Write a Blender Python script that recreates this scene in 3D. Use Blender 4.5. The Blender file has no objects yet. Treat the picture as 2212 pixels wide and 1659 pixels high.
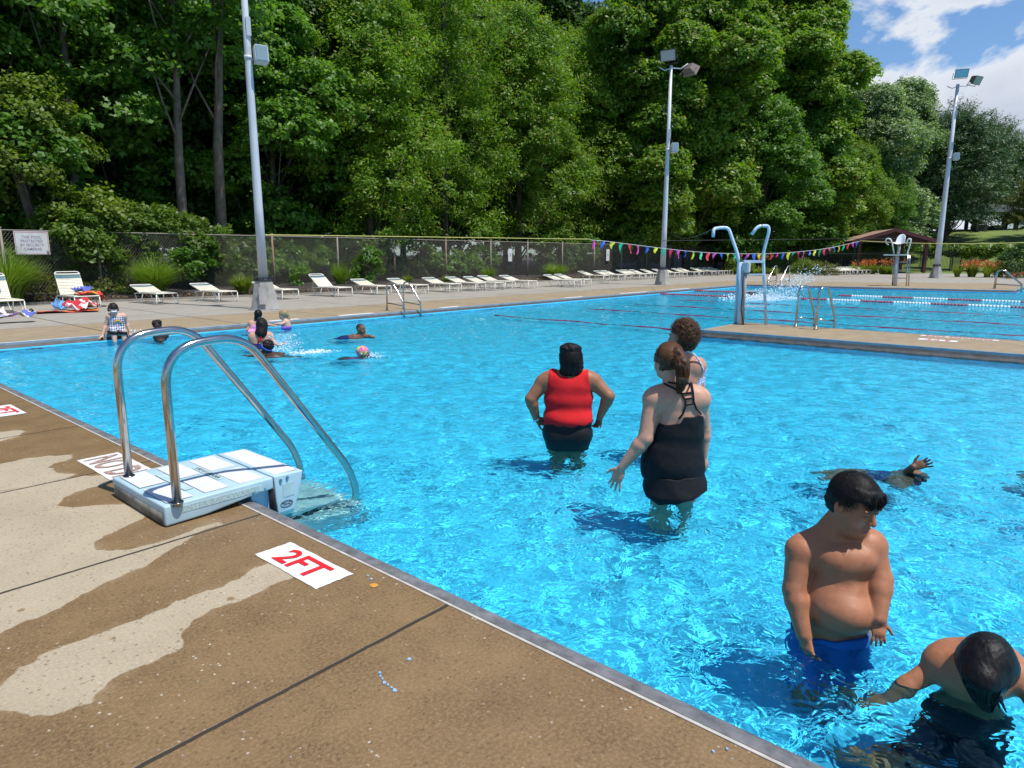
import bpy, bmesh, math, random
import numpy as np
from mathutils import Vector, Matrix, noise as mnoise
C=bpy.context.scene.collection
SC=bpy.context.scene
R=math.radians
rng=np.random.default_rng(11); random.seed(5)
# ---------- camera model (photo measured in a 2212 x 1659 frame) ----------
F=1460.; PIT=R(10.8); H=1.6; AZ=R(41.2)
fw=np.array((math.cos(AZ)*math.cos(PIT),math.sin(AZ)*math.cos(PIT),-math.sin(PIT)))
rt=np.array((math.sin(AZ),-math.cos(AZ),0.)); up=np.array((math.cos(AZ)*math.sin(PIT),math.sin(AZ)*math.sin(PIT),math.cos(PIT)))
def ray(x,y): return fw+(x-1106)/F*rt+(829.5-y)/F*up
def P(x,y,z=0.):
    d=ray(x,y); t=(z-H)/d[2]; return (d[0]*t,d[1]*t,z)
def PX(x,y,X):
    d=ray(x,y); t=X/d[0]; return (X,d[1]*t,H+d[2]*t)
def PY(x,y,Y):
    d=ray(x,y); t=Y/d[1]; return (d[0]*t,Y,H+d[2]*t)
def at(x,y,D):
    d=ray(x,y); t=D/math.hypot(d[0],d[1]); return (d[0]*t,d[1]*t,H+d[2]*t)
def Z(reg,u,v): return ((reg[0]+u/reg[2])/1.1754,(reg[1]+v/reg[2])/1.1754)
R1=(0,520,3.16);R2=(600,580,3.16);R3=(1300,540,3.16);R4=(1900,480,3.16);R6=(1280,780,2.765);R7=(1900,1130,2.023)
Z3=(0,640,6.144);Z4=(600,760,6.144);R8=(2200,1550,4.1475);R5=(200,780,2.765);RD=(0,950,1.659)
WZ=-0.125; FLOOR=-0.78
cam=bpy.data.objects.new('camera',bpy.data.cameras.new('camera'));C.objects.link(cam);SC.camera=cam
cam.location=(0,0,H);cam.rotation_euler=(math.pi/2-PIT,0,AZ-math.pi/2)
cam.data.sensor_width=36;cam.data.lens=F/2212*36;cam.data.clip_end=3000;cam.data.clip_start=.05
# ---------- object helpers ----------
def tag(o,label=None,cat=None,group=None,kind=None):
    if label:o['label']=label
    if cat:o['category']=cat
    if group:o['group']=group
    if kind:o['kind']=kind
    return o
def empty(name,loc,rz=0.,**k):
    o=bpy.data.objects.new(name,None);C.objects.link(o);o.location=loc;o.rotation_euler=(0,0,rz);o.empty_display_size=.1
    return tag(o,**k)
def npmesh(name,co,f,mats=None,parent=None,smooth=False,link=True,mi=None):
    co=np.asarray(co,dtype=np.float32);f=np.asarray(f,dtype=np.int32);n=f.shape[1]
    me=bpy.data.meshes.new(name);me.vertices.add(len(co));me.vertices.foreach_set('co',co.ravel())
    me.loops.add(f.size);me.loops.foreach_set('vertex_index',f.ravel())
    me.polygons.add(len(f));me.polygons.foreach_set('loop_start',np.arange(0,f.size,n,dtype=np.int32))
    me.polygons.foreach_set('use_smooth',np.full(len(f),smooth,dtype=bool))
    if mi is not None: me.polygons.foreach_set('material_index',np.asarray(mi,dtype=np.int32))
    me.update(calc_edges=True)
    for m in (mats if isinstance(mats,(list,tuple)) else [mats]):
        if m: me.materials.append(m)
    o=bpy.data.objects.new(name,me)
    if link:C.objects.link(o)
    if parent:o.parent=parent
    return o
class MB:
    def __init__(s): s.v=[];s.f=[];s.sm=[]
    def add(s,vs,fs,sm=False):
        b=len(s.v);s.v+= [tuple(p) for p in vs];s.f+=[tuple(b+i for i in f) for f in fs];s.sm+=[sm]*len(fs);return s
    def box(s,c,d,rz=0.,M=None,bev=0.):
        hx,hy,hz=d[0]/2,d[1]/2,d[2]/2
        if bev>0:
            bm=bmesh.new();bmesh.ops.create_cube(bm,size=1);bmesh.ops.scale(bm,vec=d,verts=bm.verts)
            bmesh.ops.bevel(bm,geom=list(bm.edges),offset=bev,segments=2,affect='EDGES')
            vs=[v.co.copy() for v in bm.verts];bm.verts.index_update();fs=[[v.index for v in f.verts] for f in bm.faces];bm.free()
        else:
            vs=[Vector((x,y,z)) for x in(-hx,hx) for y in(-hy,hy) for z in(-hz,hz)]
            fs=[(0,1,3,2),(4,6,7,5),(0,4,5,1),(2,3,7,6),(0,2,6,4),(1,5,7,3)]
        m=M if M is not None else Matrix.Rotation(rz,4,'Z')
        return s.add([m@v+Vector(c) for v in vs],fs)
    def tube(s,pts,r,n=10,cap=True,closed=False):
        pts=[Vector(p) for p in pts];N=len(pts);rs=r if isinstance(r,(list,tuple)) else [r]*N
        vs=[];prev=None
        for i,p in enumerate(pts):
            a=pts[i-1] if i>0 else (pts[-1] if closed else p);b=pts[(i+1)%N] if (i<N-1 or closed) else p
            t=(b-a).normalized() if (b-a).length>1e-9 else Vector((0,0,1))
            if prev is None:
                q=Vector((0,0,1)) if abs(t.z)<.9 else Vector((1,0,0));u=t.cross(q).normalized()
            else: u=(prev-t*prev.dot(t)).normalized()
            prev=u;w=t.cross(u)
            vs+=[p+(u*math.cos(k*math.tau/n)+w*math.sin(k*math.tau/n))*rs[i] for k in range(n)]
        fs=[]
        for i in range(N if closed else N-1):
            j=(i+1)%N
            for k in range(n): fs.append((i*n+k,i*n+(k+1)%n,j*n+(k+1)%n,j*n+k))
        s.add(vs,fs,True)
        if cap and not closed:
            b=len(s.v)-len(vs)
            s.f.append(tuple(b+k for k in range(n))[::-1]);s.f.append(tuple(b+(N-1)*n+k for k in range(n)));s.sm+=[False,False]
        return s
    def frustum(s,c0,c1,r0,r1,n=8,rot=0.,sm=False):
        a=[(c0[0]+r0*math.cos(rot+k*math.tau/n),c0[1]+r0*math.sin(rot+k*math.tau/n),c0[2]) for k in range(n)]
        b=[(c1[0]+r1*math.cos(rot+k*math.tau/n),c1[1]+r1*math.sin(rot+k*math.tau/n),c1[2]) for k in range(n)]
        s.add(a+b,[(k,(k+1)%n,n+(k+1)%n,n+k) for k in range(n)],sm)
        q=len(s.v)-2*n;s.f+=[tuple(q+k for k in range(n))[::-1],tuple(q+n+k for k in range(n))];s.sm+=[False,False];return s
    def build(s,name,m,parent=None,**k):
        me=bpy.data.meshes.new(name);me.from_pydata(s.v,[],s.f)
        me.polygons.foreach_set('use_smooth',s.sm);me.update()
        for q in (m if isinstance(m,(list,tuple)) else [m]): me.materials.append(q)
        o=bpy.data.objects.new(name,me);C.objects.link(o)
        if parent:o.parent=parent
        return tag(o,**k)
def copy_tree(o,parent=None,lim=3):
    c=o.copy();C.objects.link(c);c.parent=parent
    for ch in o.children:
        if lim>0: copy_tree(ch,c,lim-1)
    return c
def arc(c,r,a0,a1,n,ax,ay):
    c=Vector(c);ax=Vector(ax);ay=Vector(ay)
    return [c+ax*r*math.cos(a0+(a1-a0)*i/n)+ay*r*math.sin(a0+(a1-a0)*i/n) for i in range(n+1)]
def fillet(pts,r,n=5):
    pts=[Vector(p) for p in pts];out=[pts[0]]
    for i in range(1,len(pts)-1):
        p=pts[i];a=pts[i-1]-p;b=pts[i+1]-p;ra=min(r if not isinstance(r,(list,tuple)) else r[i],a.length*.49,b.length*.49)
        s=p+a.normalized()*ra;e=p+b.normalized()*ra
        for k in range(n+1):
            t=k/n;out.append(s*(1-t)**2+p*2*t*(1-t)+e*t*t)
    out.append(pts[-1]);return out
# ---------- materials ----------
def mat(name,col,rough=.6,metal=0.,spec=.5,bump=0.,bscale=30.,var=0.,vscale=3.,coat=0.,detail=4.,col2=None,obj=False,sss=0.):
    m=bpy.data.materials.new(name);m.use_nodes=True;t=m.node_tree;b=t.nodes['Principled BSDF']
    b.inputs['Base Color'].default_value=(*col,1);b.inputs['Roughness'].default_value=rough;b.inputs['Metallic'].default_value=metal
    b.inputs['Specular IOR Level'].default_value=spec;b.inputs['Coat Weight'].default_value=coat
    if sss: b.inputs['Subsurface Weight'].default_value=sss;b.inputs['Subsurface Radius'].default_value=(1,.4,.25);b.inputs['Subsurface Scale'].default_value=.006
    if bump or var:
        tc=t.nodes.new('ShaderNodeTexCoord')
        co=tc.outputs['Object']
    if var:
        n=t.nodes.new('ShaderNodeTexNoise');n.inputs['Scale'].default_value=vscale;n.inputs['Detail'].default_value=detail;n.inputs['Roughness'].default_value=.65
        t.links.new(co,n.inputs['Vector'])
        mr=t.nodes.new('ShaderNodeMapRange');mr.inputs[1].default_value=.3;mr.inputs[2].default_value=.7;t.links.new(n.outputs[0],mr.inputs[0])
        mx=t.nodes.new('ShaderNodeMix');mx.data_type='RGBA';c2=col2 or tuple(c*(1-var) for c in col)
        mx.inputs[6].default_value=(*c2,1);mx.inputs[7].default_value=(*tuple(min(1,c*(1+var*.4)) for c in col),1)
        t.links.new(mr.outputs[0],mx.inputs[0]);t.links.new(mx.outputs[2],b.inputs['Base Color'])
    if bump:
        n2=t.nodes.new('ShaderNodeTexNoise');n2.inputs['Scale'].default_value=bscale;n2.inputs['Detail'].default_value=5;t.links.new(co,n2.inputs['Vector'])
        bp=t.nodes.new('ShaderNodeBump');bp.inputs['Strength'].default_value=.6;bp.inputs['Distance'].default_value=bump
        t.links.new(n2.outputs[0],bp.inputs['Height']);t.links.new(bp.outputs[0],b.inputs['Normal'])
    return m
class NT:  # tiny node-graph helper
    def __init__(s,m): s.t=m.node_tree;s.m=m
    def n(s,ty,**k):
        x=s.t.nodes.new('ShaderNode'+ty)
        for a,v in k.items(): setattr(x,a,v)
        return x
    def set(s,sock,v):
        if isinstance(v,bpy.types.NodeSocket): s.t.links.new(v,sock)
        else: sock.default_value=v
    def math(s,op,a,b=0.,c=0.):
        x=s.n('Math',operation=op);s.set(x.inputs[0],a);s.set(x.inputs[1],b);s.set(x.inputs[2],c);return x.outputs[0]
    def mapr(s,v,a,b,c=0.,d=1.):
        x=s.n('MapRange');x.clamp=True
        for i,q in enumerate((v,a,b,c,d)): s.set(x.inputs[i],q)
        return x.outputs[0]
    def mix(s,f,a,b,mode='MIX'):
        x=s.n('Mix',data_type='RGBA',blend_type=mode)
        s.set(x.inputs[0],f);s.set(x.inputs[6],a if isinstance(a,bpy.types.NodeSocket) else (*a,1));s.set(x.inputs[7],b if isinstance(b,bpy.types.NodeSocket) else (*b,1));return x.outputs[2]
    def noise(s,vec,sc,det=4.,ro=.6,dist=0.):
        x=s.n('TexNoise');s.set(x.inputs['Vector'],vec);x.inputs['Scale'].default_value=sc;x.inputs['Detail'].default_value=det;x.inputs['Roughness'].default_value=ro;x.inputs['Distortion'].default_value=dist;return x.outputs[0]
    def bump(s,h,dist,st=1.):
        x=s.n('Bump');s.set(x.inputs['Height'],h);x.inputs['Distance'].default_value=dist;x.inputs['Strength'].default_value=st;return x.outputs[0]
    def mapping(s,vec,scale=(1,1,1),rot=(0,0,0)):
        x=s.n('Mapping');s.set(x.inputs['Vector'],vec);x.inputs['Scale'].default_value=scale;x.inputs['Rotation'].default_value=rot;return x.outputs[0]
def newmat(name):
    m=bpy.data.materials.new(name);m.use_nodes=True;return m,NT(m),m.node_tree.nodes['Principled BSDF']
M={}
M['steel']=mat('stainless_steel',(.50,.48,.46),.16,1.,bump=.0006,bscale=9,var=.25,vscale=5)
M['white_paint']=mat('white_powder_coat',(.80,.78,.70),.35,var=.08,vscale=2)
M['strap']=mat('cream_vinyl_strap',(.78,.74,.60),.45,var=.1,vscale=3)
M['teal']=mat('teal_vinyl_strap',(.07,.17,.21),.45)
M['pole']=mat('light_grey_painted_pole',(.58,.59,.64),.45,.0,var=.15,vscale=1.2,bump=.001,bscale=5)
M['galv']=mat('weathered_galvanised_base',(.38,.37,.34),.6,.0,var=.35,vscale=2,bump=.004,bscale=12)
M['grey_box']=mat('grey_box_paint',(.50,.53,.56),.5)
M['dark_metal']=mat('dark_metal',(.05,.05,.05),.5,.5)
M['rust']=mat('rusty_post',(.20,.09,.05),.8,var=.5,vscale=4,col2=(.25,.22,.19))
M['chain']=mat('galvanised_wire',(.24,.21,.17),.7,.1)
M['bronze']=mat('brown_lamp_housing',(.22,.16,.13),.5,.2,var=.2,vscale=4)
M['glass']=mat('lamp_lens',(.35,.42,.48),.12,.4)
M['black']=mat('black_paint',(.015,.015,.016),.45)
M['bark']=mat('bark',(.11,.085,.065),.9,bump=.03,bscale=6,var=.5,vscale=3)
M['mulch']=mat('dark_mulch',(.045,.035,.028),.95,bump=.05,bscale=14,var=.6,vscale=9)
# ---------- world: daylight sky with cumulus ----------
sunv=Vector((0.07,-0.41,1)).normalized()
w=bpy.data.worlds.new('World');SC.world=w;w.use_nodes=True;wt=NT(w);bg=w.node_tree.nodes['Background']
sky=wt.n('TexSky',sky_type='NISHITA');sky.sun_disc=False;sky.sun_elevation=math.asin(sunv.z);sky.sun_rotation=math.atan2(sunv.x,sunv.y)
sky.air_density=1.1;sky.dust_density=.6;sky.ozone_density=2.2
tc=wt.n('TexCoord');gen=tc.outputs['Generated']
sep=wt.n('SeparateXYZ');wt.set(sep.inputs[0],gen)
zz=wt.math('ADD',wt.math('MAXIMUM',sep.outputs[2],0.0),.16)
comb=wt.n('CombineXYZ');wt.set(comb.inputs[0],wt.math('DIVIDE',sep.outputs[0],zz));wt.set(comb.inputs[1],wt.math('DIVIDE',sep.outputs[1],zz));comb.inputs[2].default_value=3.3
cl=wt.noise(wt.mapping(gen,(1,1,1.9)),4.3,9.,.56,.25);
cl2=wt.noise(wt.mapping(gen,(1,1,3.5)),2.1,3.,.5)
dens=wt.math('ADD',wt.math('MULTIPLY',cl,.62),wt.math('MULTIPLY',cl2,.38))
# big cumulus bank low in the east-south-east, thinner elsewhere
dv=Vector(ray(2050,150)).normalized();dn=wt.n('VectorMath',operation='DOT_PRODUCT');nrm=wt.n('VectorMath',operation='NORMALIZE');wt.set(nrm.inputs[0],gen)
wt.set(dn.inputs[0],nrm.outputs[0]);dn.inputs[1].default_value=dv
bank=wt.mapr(dn.outputs['Value'],.975,.9985,0.,.105)
dv2=Vector(ray(2190,440)).normalized();dn2=wt.n('VectorMath',operation='DOT_PRODUCT');wt.set(dn2.inputs[0],nrm.outputs[0]);dn2.inputs[1].default_value=dv2
bank2=wt.mapr(dn2.outputs['Value'],.985,.999,0.,.08)
dens=wt.math('ADD',dens,wt.math('ADD',bank,bank2))
cov=wt.mapr(dens,.578,.612)
core=wt.mapr(dens,.60,.74)
ccol=wt.mix(core,(6.6,6.9,7.4),(4.7,5.1,5.9))
skyt=wt.mix(1.,sky.outputs[0],(.72,.92,1.12),'MULTIPLY')
wt.set(bg.inputs[0],wt.mix(wt.math('MULTIPLY',cov,.93),skyt,ccol));bg.inputs[1].default_value=.105
w.cycles.sampling_method='MANUAL';w.cycles.sample_map_resolution=512
sl=bpy.data.lights.new('sun','SUN');so=bpy.data.objects.new('sun',sl);C.objects.link(so)
sl.energy=4.3;sl.angle=R(.53);sl.color=(1,.955,.88);so.rotation_euler=sunv.to_track_quat('Z','Y').to_euler();so.location=(0,-10,30)
sl.cycles.is_caustics_light=True
SC.view_settings.view_transform='Standard';SC.view_settings.look='None';SC.view_settings.gamma=1;SC.view_settings.exposure=.27
SC.cycles.max_bounces=8;SC.cycles.diffuse_bounces=3;SC.cycles.glossy_bounces=3;SC.cycles.transmission_bounces=6;SC.cycles.transparent_max_bounces=6
SC.cycles.use_denoising=True;SC.cycles.caustics_reflective=False;SC.cycles.caustics_refractive=True;SC.cycles.sample_clamp_indirect=4
try: SC.cycles.denoiser='OPENIMAGEDENOISE'
except Exception: pass
# ---------- noise field in numpy ----------
def vnoise(x,y,sc,seed=0,octs=3):
    out=np.zeros_like(x,dtype=np.float64);amp=1.;tot=0
    for o in range(octs):
        g=np.random.default_rng(seed*17+o).random((64,64))
        fx=x*sc;fy=y*sc;ix=np.floor(fx).astype(int);iy=np.floor(fy).astype(int);tx=fx-ix;ty=fy-iy
        tx=tx*tx*(3-2*tx);ty=ty*ty*(3-2*ty)
        a=g[ix%64,iy%64];b=g[(ix+1)%64,iy%64];c=g[ix%64,(iy+1)%64];d=g[(ix+1)%64,(iy+1)%64]
        out+=amp*((a*(1-tx)+b*tx)*(1-ty)+(c*(1-tx)+d*tx)*ty);tot+=amp;amp*=.5;sc*=2.03
    return out/tot
def polysdf(px,py,poly):
    poly=[np.array(p[:2],float) for p in poly];d=np.full(px.shape,1e9);s=np.ones(px.shape)
    n=len(poly)
    for i in range(n):
        a=poly[i];b=poly[i-1];e=b-a;wx=px-a[0];wy=py-a[1]
        t=np.clip((wx*e[0]+wy*e[1])/max(e@e,1e-12),0,1);bx=wx-e[0]*t;by=wy-e[1]*t
        d=np.minimum(d,bx*bx+by*by)
        c1=py>=a[1];c2=py<b[1];c3=e[0]*wy>e[1]*wx
        fl=(c1&c2&c3)|((~c1)&(~c2)&(~c3));s=np.where(fl,-s,s)
    return s*np.sqrt(d)
def grid(xs,ys,zf):
    X,Y=np.meshgrid(xs,ys);Zv=zf(X,Y) if callable(zf) else np.full_like(X,zf)
    nx,ny=len(xs),len(ys);i=np.arange(nx*ny).reshape(ny,nx)
    return np.stack([X,Y,Zv],-1).reshape(-1,3),np.stack([i[:-1,:-1],i[:-1,1:],i[1:,1:],i[1:,:-1]],-1).reshape(-1,4)
# ---------- pool outline ----------
FE=15.3; FX0,FX1=37.0,38.9; NY=3.3   # far edge y, east edge (slightly skewed), notch
ISL=(13.8,15.95,6.55)
def eastx(y): return FX0+(FX1-FX0)*(FE-y)/(FE-NY)
# ---------- terrain ----------
def hill(X,Y):
    # ground rises to the east, beyond the black fence
    d=(X-66)*.86+(Y-14)*.0
    s=np.clip((X-74)/42,0,1);s=s*s*(3-2*s)
    z=s*5.2*np.clip(1-(Y-18)/60,0,1)
    z+=np.clip((Y-27)/40,0,1)*1.2
    return z
def terrz(X,Y):
    z=hill(X,Y)-.03+.25*(vnoise(X+500,Y+500,.08,4)-.5)*np.clip((X-64)/10,0,1)
    inside=(X>-30)&(X<60)&(Y<24.5)&(Y>-60)
    return np.where(inside,-1.4,z)
xs=np.concatenate([np.arange(-400,-40,30),np.arange(-40,130,2.),np.arange(130,800,30)]);ys=np.concatenate([np.arange(-400,-60,30),np.arange(-60,60,1.5),np.arange(60,800,30)])
co,f=grid(xs,ys,terrz)
mg,g,b=newmat('lawn_and_forest_floor');pos=g.n('NewGeometry').outputs['Position']
sp=g.n('SeparateXYZ');g.set(sp.inputs[0],pos)
forest=g.mapr(g.math('SUBTRACT',sp.outputs[1],g.math('MULTIPLY',sp.outputs[0],.02)),22.,24.)
n1=g.noise(pos,.35,4);n2=g.noise(pos,9.,5)
lawn=g.mix(g.mapr(n1,.35,.65),(.10,.17,.025),(.17,.22,.045));lawn=g.mix(g.math('MULTIPLY',g.mapr(n2,.4,.75),.6),lawn,(.05,.085,.015))
soil=g.mix(g.mapr(n2,.3,.7),(.02,.017,.012),(.045,.035,.022))
g.set(b.inputs['Base Color'],g.mix(forest,lawn,soil));b.inputs['Roughness'].default_value=.95
g.set(b.inputs['Normal'],g.bump(n2,.06))
tag(npmesh('ground',co,f,mg,smooth=True),kind='structure')
# ---------- concrete ----------
def concrete(name,near=False):
    m,g,b=newmat(name);pos=g.n('NewGeometry').outputs['Position'];sp=g.n('SeparateXYZ');g.set(sp.inputs[0],pos);x,y=sp.outputs[0],sp.outputs[1]
    big=g.noise(pos,.55,4,.6);mid=g.noise(pos,3.1,5,.65);fine=g.noise(pos,70.,3,.7);grit=g.noise(pos,210.,2,.6)
    vor=g.n('TexVoronoi');g.set(vor.inputs['Vector'],pos);vor.inputs['Scale'].default_value=48.;vor.inputs['Randomness'].default_value=1
    cellr=g.n('SeparateXYZ');g.set(cellr.inputs[0],vor.outputs['Color'])
    fleck=g.math('MULTIPLY',g.mapr(g.noise(pos,1.7,3),.42,.60,.15,1.),g.math('MULTIPLY',g.mapr(vor.outputs['Distance'],.32,.18),g.mapr(cellr.outputs[0],.90,.96)),g.math('ADD',.25,g.math('MULTIPLY',cellr.outputs[2],.5)))
    pebd=g.math('MULTIPLY',g.mapr(vor.outputs['Distance'],.38,.28),g.mapr(cellr.outputs[1],.80,.86))
    if near:
        dry=g.n('Attribute',attribute_name='dry').outputs['Fac']
        dm0=g.mapr(dry,-.004,.005);v2=g.n('TexVoronoi');g.set(v2.inputs['Vector'],pos);v2.inputs['Scale'].default_value=7.5;vr=g.n('SeparateXYZ');g.set(vr.inputs[0],v2.outputs['Color'])
        drip=g.math('MULTIPLY',g.mapr(v2.outputs['Distance'],.13,.10),g.mapr(vr.outputs[0],.86,.88));dm=g.math('MAXIMUM',g.math('MULTIPLY',g.math('SUBTRACT',1.,drip),dm0),g.math('MULTIPLY',g.mapr(dry,-.06,.0),g.mapr(mid,.45,.7,0.,.35)))
        dryc=g.mix(g.mapr(mid,.3,.7),(.30,.245,.165),(.40,.335,.235));dryc=g.mix(g.mapr(fine,.35,.7),dryc,(.46,.39,.28))
        wetc=g.mix(g.mapr(mid,.32,.68),(.145,.090,.042),(.232,.150,.072));wetc=g.mix(g.mapr(fine,.42,.75),wetc,(.30,.20,.10));wetc=g.mix(g.math('MULTIPLY',g.mapr(big,.55,.75),.6),wetc,(.10,.062,.028))
        dryc=g.mix(g.math('MULTIPLY',g.mapr(big,.45,.7),.4),dryc,(.22,.165,.10));col=g.mix(dm,wetc,dryc);rough=g.mapr(dm,0.,1.,.42,.85)
    else:
        strip=g.n('Attribute',attribute_name='dry').outputs['Fac']
        s=g.mapr(strip,-.25,.25)
        tan=g.mix(g.mapr(mid,.3,.7),(.27,.205,.125),(.36,.285,.185));grey=g.mix(g.mapr(mid,.3,.7),(.30,.275,.235),(.375,.35,.305))
        col=g.mix(s,tan,grey);col=g.mix(g.math('MULTIPLY',g.mapr(big,.5,.72),.35),col,(.20,.16,.11));rough=.8
    col=g.mix(fleck,col,(.55,.50,.42));col=g.mix(g.math('MULTIPLY',pebd,.5),col,(.09,.06,.035))
    col=g.mix(g.math('MULTIPLY',g.mapr(grit,.35,.65),.35),col,g.mix(1.,col,(.55,.52,.48),'MULTIPLY'))
    # joints
    per=1.7
    wob=g.math('MULTIPLY',g.math('SUBTRACT',g.noise(pos,9.,3),.5),.012)
    if near:
        yy=g.math('MODULO',g.math('ADD',g.math('ADD',y,wob),-2.135+per*20+per/2),per);jd=g.math('ABSOLUTE',g.math('SUBTRACT',yy,per/2))
        jw=.0075
    else:
        xx=g.math('MODULO',g.math('ADD',g.math('ADD',x,wob),100+.6),1.83*1.5);jx=g.math('ABSOLUTE',g.math('SUBTRACT',xx,1.37))
        yy=g.math('ABSOLUTE',g.math('ADD',g.math('SUBTRACT',y,18.1),wob));y2=g.math('ABSOLUTE',g.math('SUBTRACT',y,21.6))
        jd=g.math('MINIMUM',jx,g.math('MINIMUM',yy,y2));jw=.014
    j=g.mapr(jd,jw,jw*1.7,1.,0.)
    col=g.mix(j,col,(.045,.035,.025));g.set(b.inputs['Base Color'],col);g.set(b.inputs['Roughness'],rough)
    hgt=g.math('ADD',g.math('MULTIPLY',fine,.35),g.math('ADD',g.math('MULTIPLY',grit,.25),g.math('MULTIPLY',g.math('SUBTRACT',1.,j),1.6)))
    g.set(b.inputs['Normal'],g.bump(hgt,.003 if near else .006,.7));b.inputs['Specular IOR Level'].default_value=.35
    return m
D=lambda pts:[P(*Z(RD,u,v)) for u,v in pts]
dryp=[D([(0,1290),(80,1235),(150,1200),(230,1160),(300,1130),(500,1055),(700,980),(900,905),(1000,860),(1080,815),(1150,790),(1250,850),(1180,880),(1080,925),(1000,960),(900,985),(830,1030),(760,1100),(750,1170),(680,1195),(600,1230),(520,1265),(450,1310),(400,1385),(300,1410),(150,1432),(60,1415),(-60,1400)]),
 D([(-60,505),(0,497),(270,440),(440,425),(475,440),(450,462),(380,478),(320,500),(265,530),(258,550),(300,560),(400,552),(530,545),(600,575),(607,600),(520,640),(430,680),(397,715),(402,745),(440,752),(550,738),(700,695),(830,650),(930,622),(940,628),(860,660),(760,720),(640,785),(500,850),(380,910),(200,1010),(100,1050),(-60,1120)]),
 D([(-60,388),(0,380),(100,357),(200,345),(290,340),(312,355),(235,375),(222,392),(240,415),(330,424),(200,455),(0,493),(-60,500)]),
 D([(-60,255),(0,245),(80,236),(108,240),(70,262),(20,278),(-60,300)])]
holes=[D([(955,940),(985,935),(1000,945),(970,955)]),D([(450,1110),(480,1103),(485,1112),(455,1118)]),D([(318,1295),(355,1282),(360,1290),(325,1302)]),D([(745,1083),(765,1080),(768,1086),(750,1090)]),D([(330,1398),(365,1388),(372,1394),(335,1405)])]
def drya(X,Y):
    wx=X+.06*(vnoise(X+9,Y+9,5.,2)-.5)+.045*(vnoise(X+9,Y+9,19.,5)-.5);wy=Y+.06*(vnoise(X+40,Y+20,5.,3)-.5)+.045*(vnoise(X+40,Y+20,19.,6)-.5)
    d=np.full(X.shape,-9.)
    for p in dryp: d=np.maximum(d,-polysdf(wx,wy,p))
    for p in holes: d=np.minimum(d,polysdf(wx,wy,p))
    # beyond what the photo shows the deck dries out to the west
    d=np.maximum(d,np.minimum(-X-1.0+.8*(vnoise(X+30,Y+30,.7,8)-.5),1))
    return np.clip(d,-.2,.2)
mn=concrete('wet_and_dry_concrete',True);mf=concrete('pale_broom_concrete')
xs=np.concatenate([np.arange(-8,-.6,.2),np.arange(-.6,1.999,.018),[2.0]]);ys=np.concatenate([np.arange(-6,.3,.15),np.arange(.3,7.6,.018),np.arange(7.6,FE,.05),[FE]])
co,f=grid(xs,ys,0.);o=npmesh('pool_deck',co,f,mn)
a=o.data.attributes.new('dry','FLOAT','POINT');a.data.foreach_set('value',drya(co[:,0],co[:,1]).astype(np.float32))
tag(o,kind='structure')
# far deck: from the far coping back to the planting bed, and round the east end
BED=[(-30,28.2),(5.9,26.6),(9,26.0),(13.5,25.2),(17.8,24.6),(25,24.9),(33,26.2),(45,26.3),(56,25.6),(60.2,22.4),(62,19.6),(68,15.9),(73.2,13.2),(76.2,11.3),(82,10.2),(100,8.6),(100,-60)]
def bedy(x):
    return np.interp(x,[p[0] for p in BED[:-1]],[p[1] for p in BED[:-1]])
def deckpart(name,xs,tt,y0f,y1f,z):
    X,T=np.meshgrid(xs,tt);Y=y0f(X)*(1-T)+y1f(X)*T;Zv=np.full_like(X,z);nx,ny=len(xs),len(tt);i=np.arange(nx*ny).reshape(ny,nx)
    co=np.stack([X,Y,Zv],-1).reshape(-1,3);f=np.stack([i[:-1,:-1],i[:-1,1:],i[1:,1:],i[1:,:-1]],-1).reshape(-1,4)
    o=npmesh(name,co,f,mf);a=o.data.attributes.new('dry','FLOAT','POINT')
    ed=np.maximum(co[:,1]-18.1,0)*(co[:,0]<40)+np.maximum(-3+(co[:,0]-eastx(co[:,1]))*.8,0)*(co[:,0]>=40)*.8
    val=np.where(co[:,0]<39,co[:,1]-18.1,np.maximum(co[:,1]-18.1,co[:,0]-46+ (co[:,1]-9)*.5))
    a.data.foreach_set('value',np.clip(val,-1,1).astype(np.float32));return tag(o,kind='structure')
x1=np.arange(-30,37.01,.5);x1[-1]=37.0
deckpart('far_deck',x1,np.linspace(0,1,24),lambda X:np.full_like(X,FE),lambda X:bedy(X),0.)
x2=np.linspace(37.0,38.9,8)
deckpart('far_deck',x2,np.linspace(0,1,24),lambda X:FE-(X-FX0)/(FX1-FX0)*(FE-NY),lambda X:bedy(X),0.)
x3=np.arange(38.9,80.1,.5)
deckpart('far_deck',x3,np.linspace(0,1,24),lambda X:np.full_like(X,NY),lambda X:bedy(X),0.)
# planting bed between the deck and the mesh fence
def bedstrip():
    xs=np.arange(-30,60,.4);tt=np.linspace(0,1,14);X,T=np.meshgrid(xs,tt);Y=bedy(X)*(1-T)+(30.5)*T
    Zv=-.05+.30*np.clip(T*3,0,1)+.08*(vnoise(X+60,Y,1.3,9)-.5);Zv[0]=-.06
    nx,ny=len(xs),len(tt);i=np.arange(nx*ny).reshape(ny,nx)
    return np.stack([X,Y,Zv],-1).reshape(-1,3),np.stack([i[:-1,:-1],i[:-1,1:],i[1:,1:],i[1:,:-1]],-1).reshape(-1,4)
co,f=bedstrip();tag(npmesh('mulch_bed_ground',co,f,M['mulch'],smooth=True),kind='structure')
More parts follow.
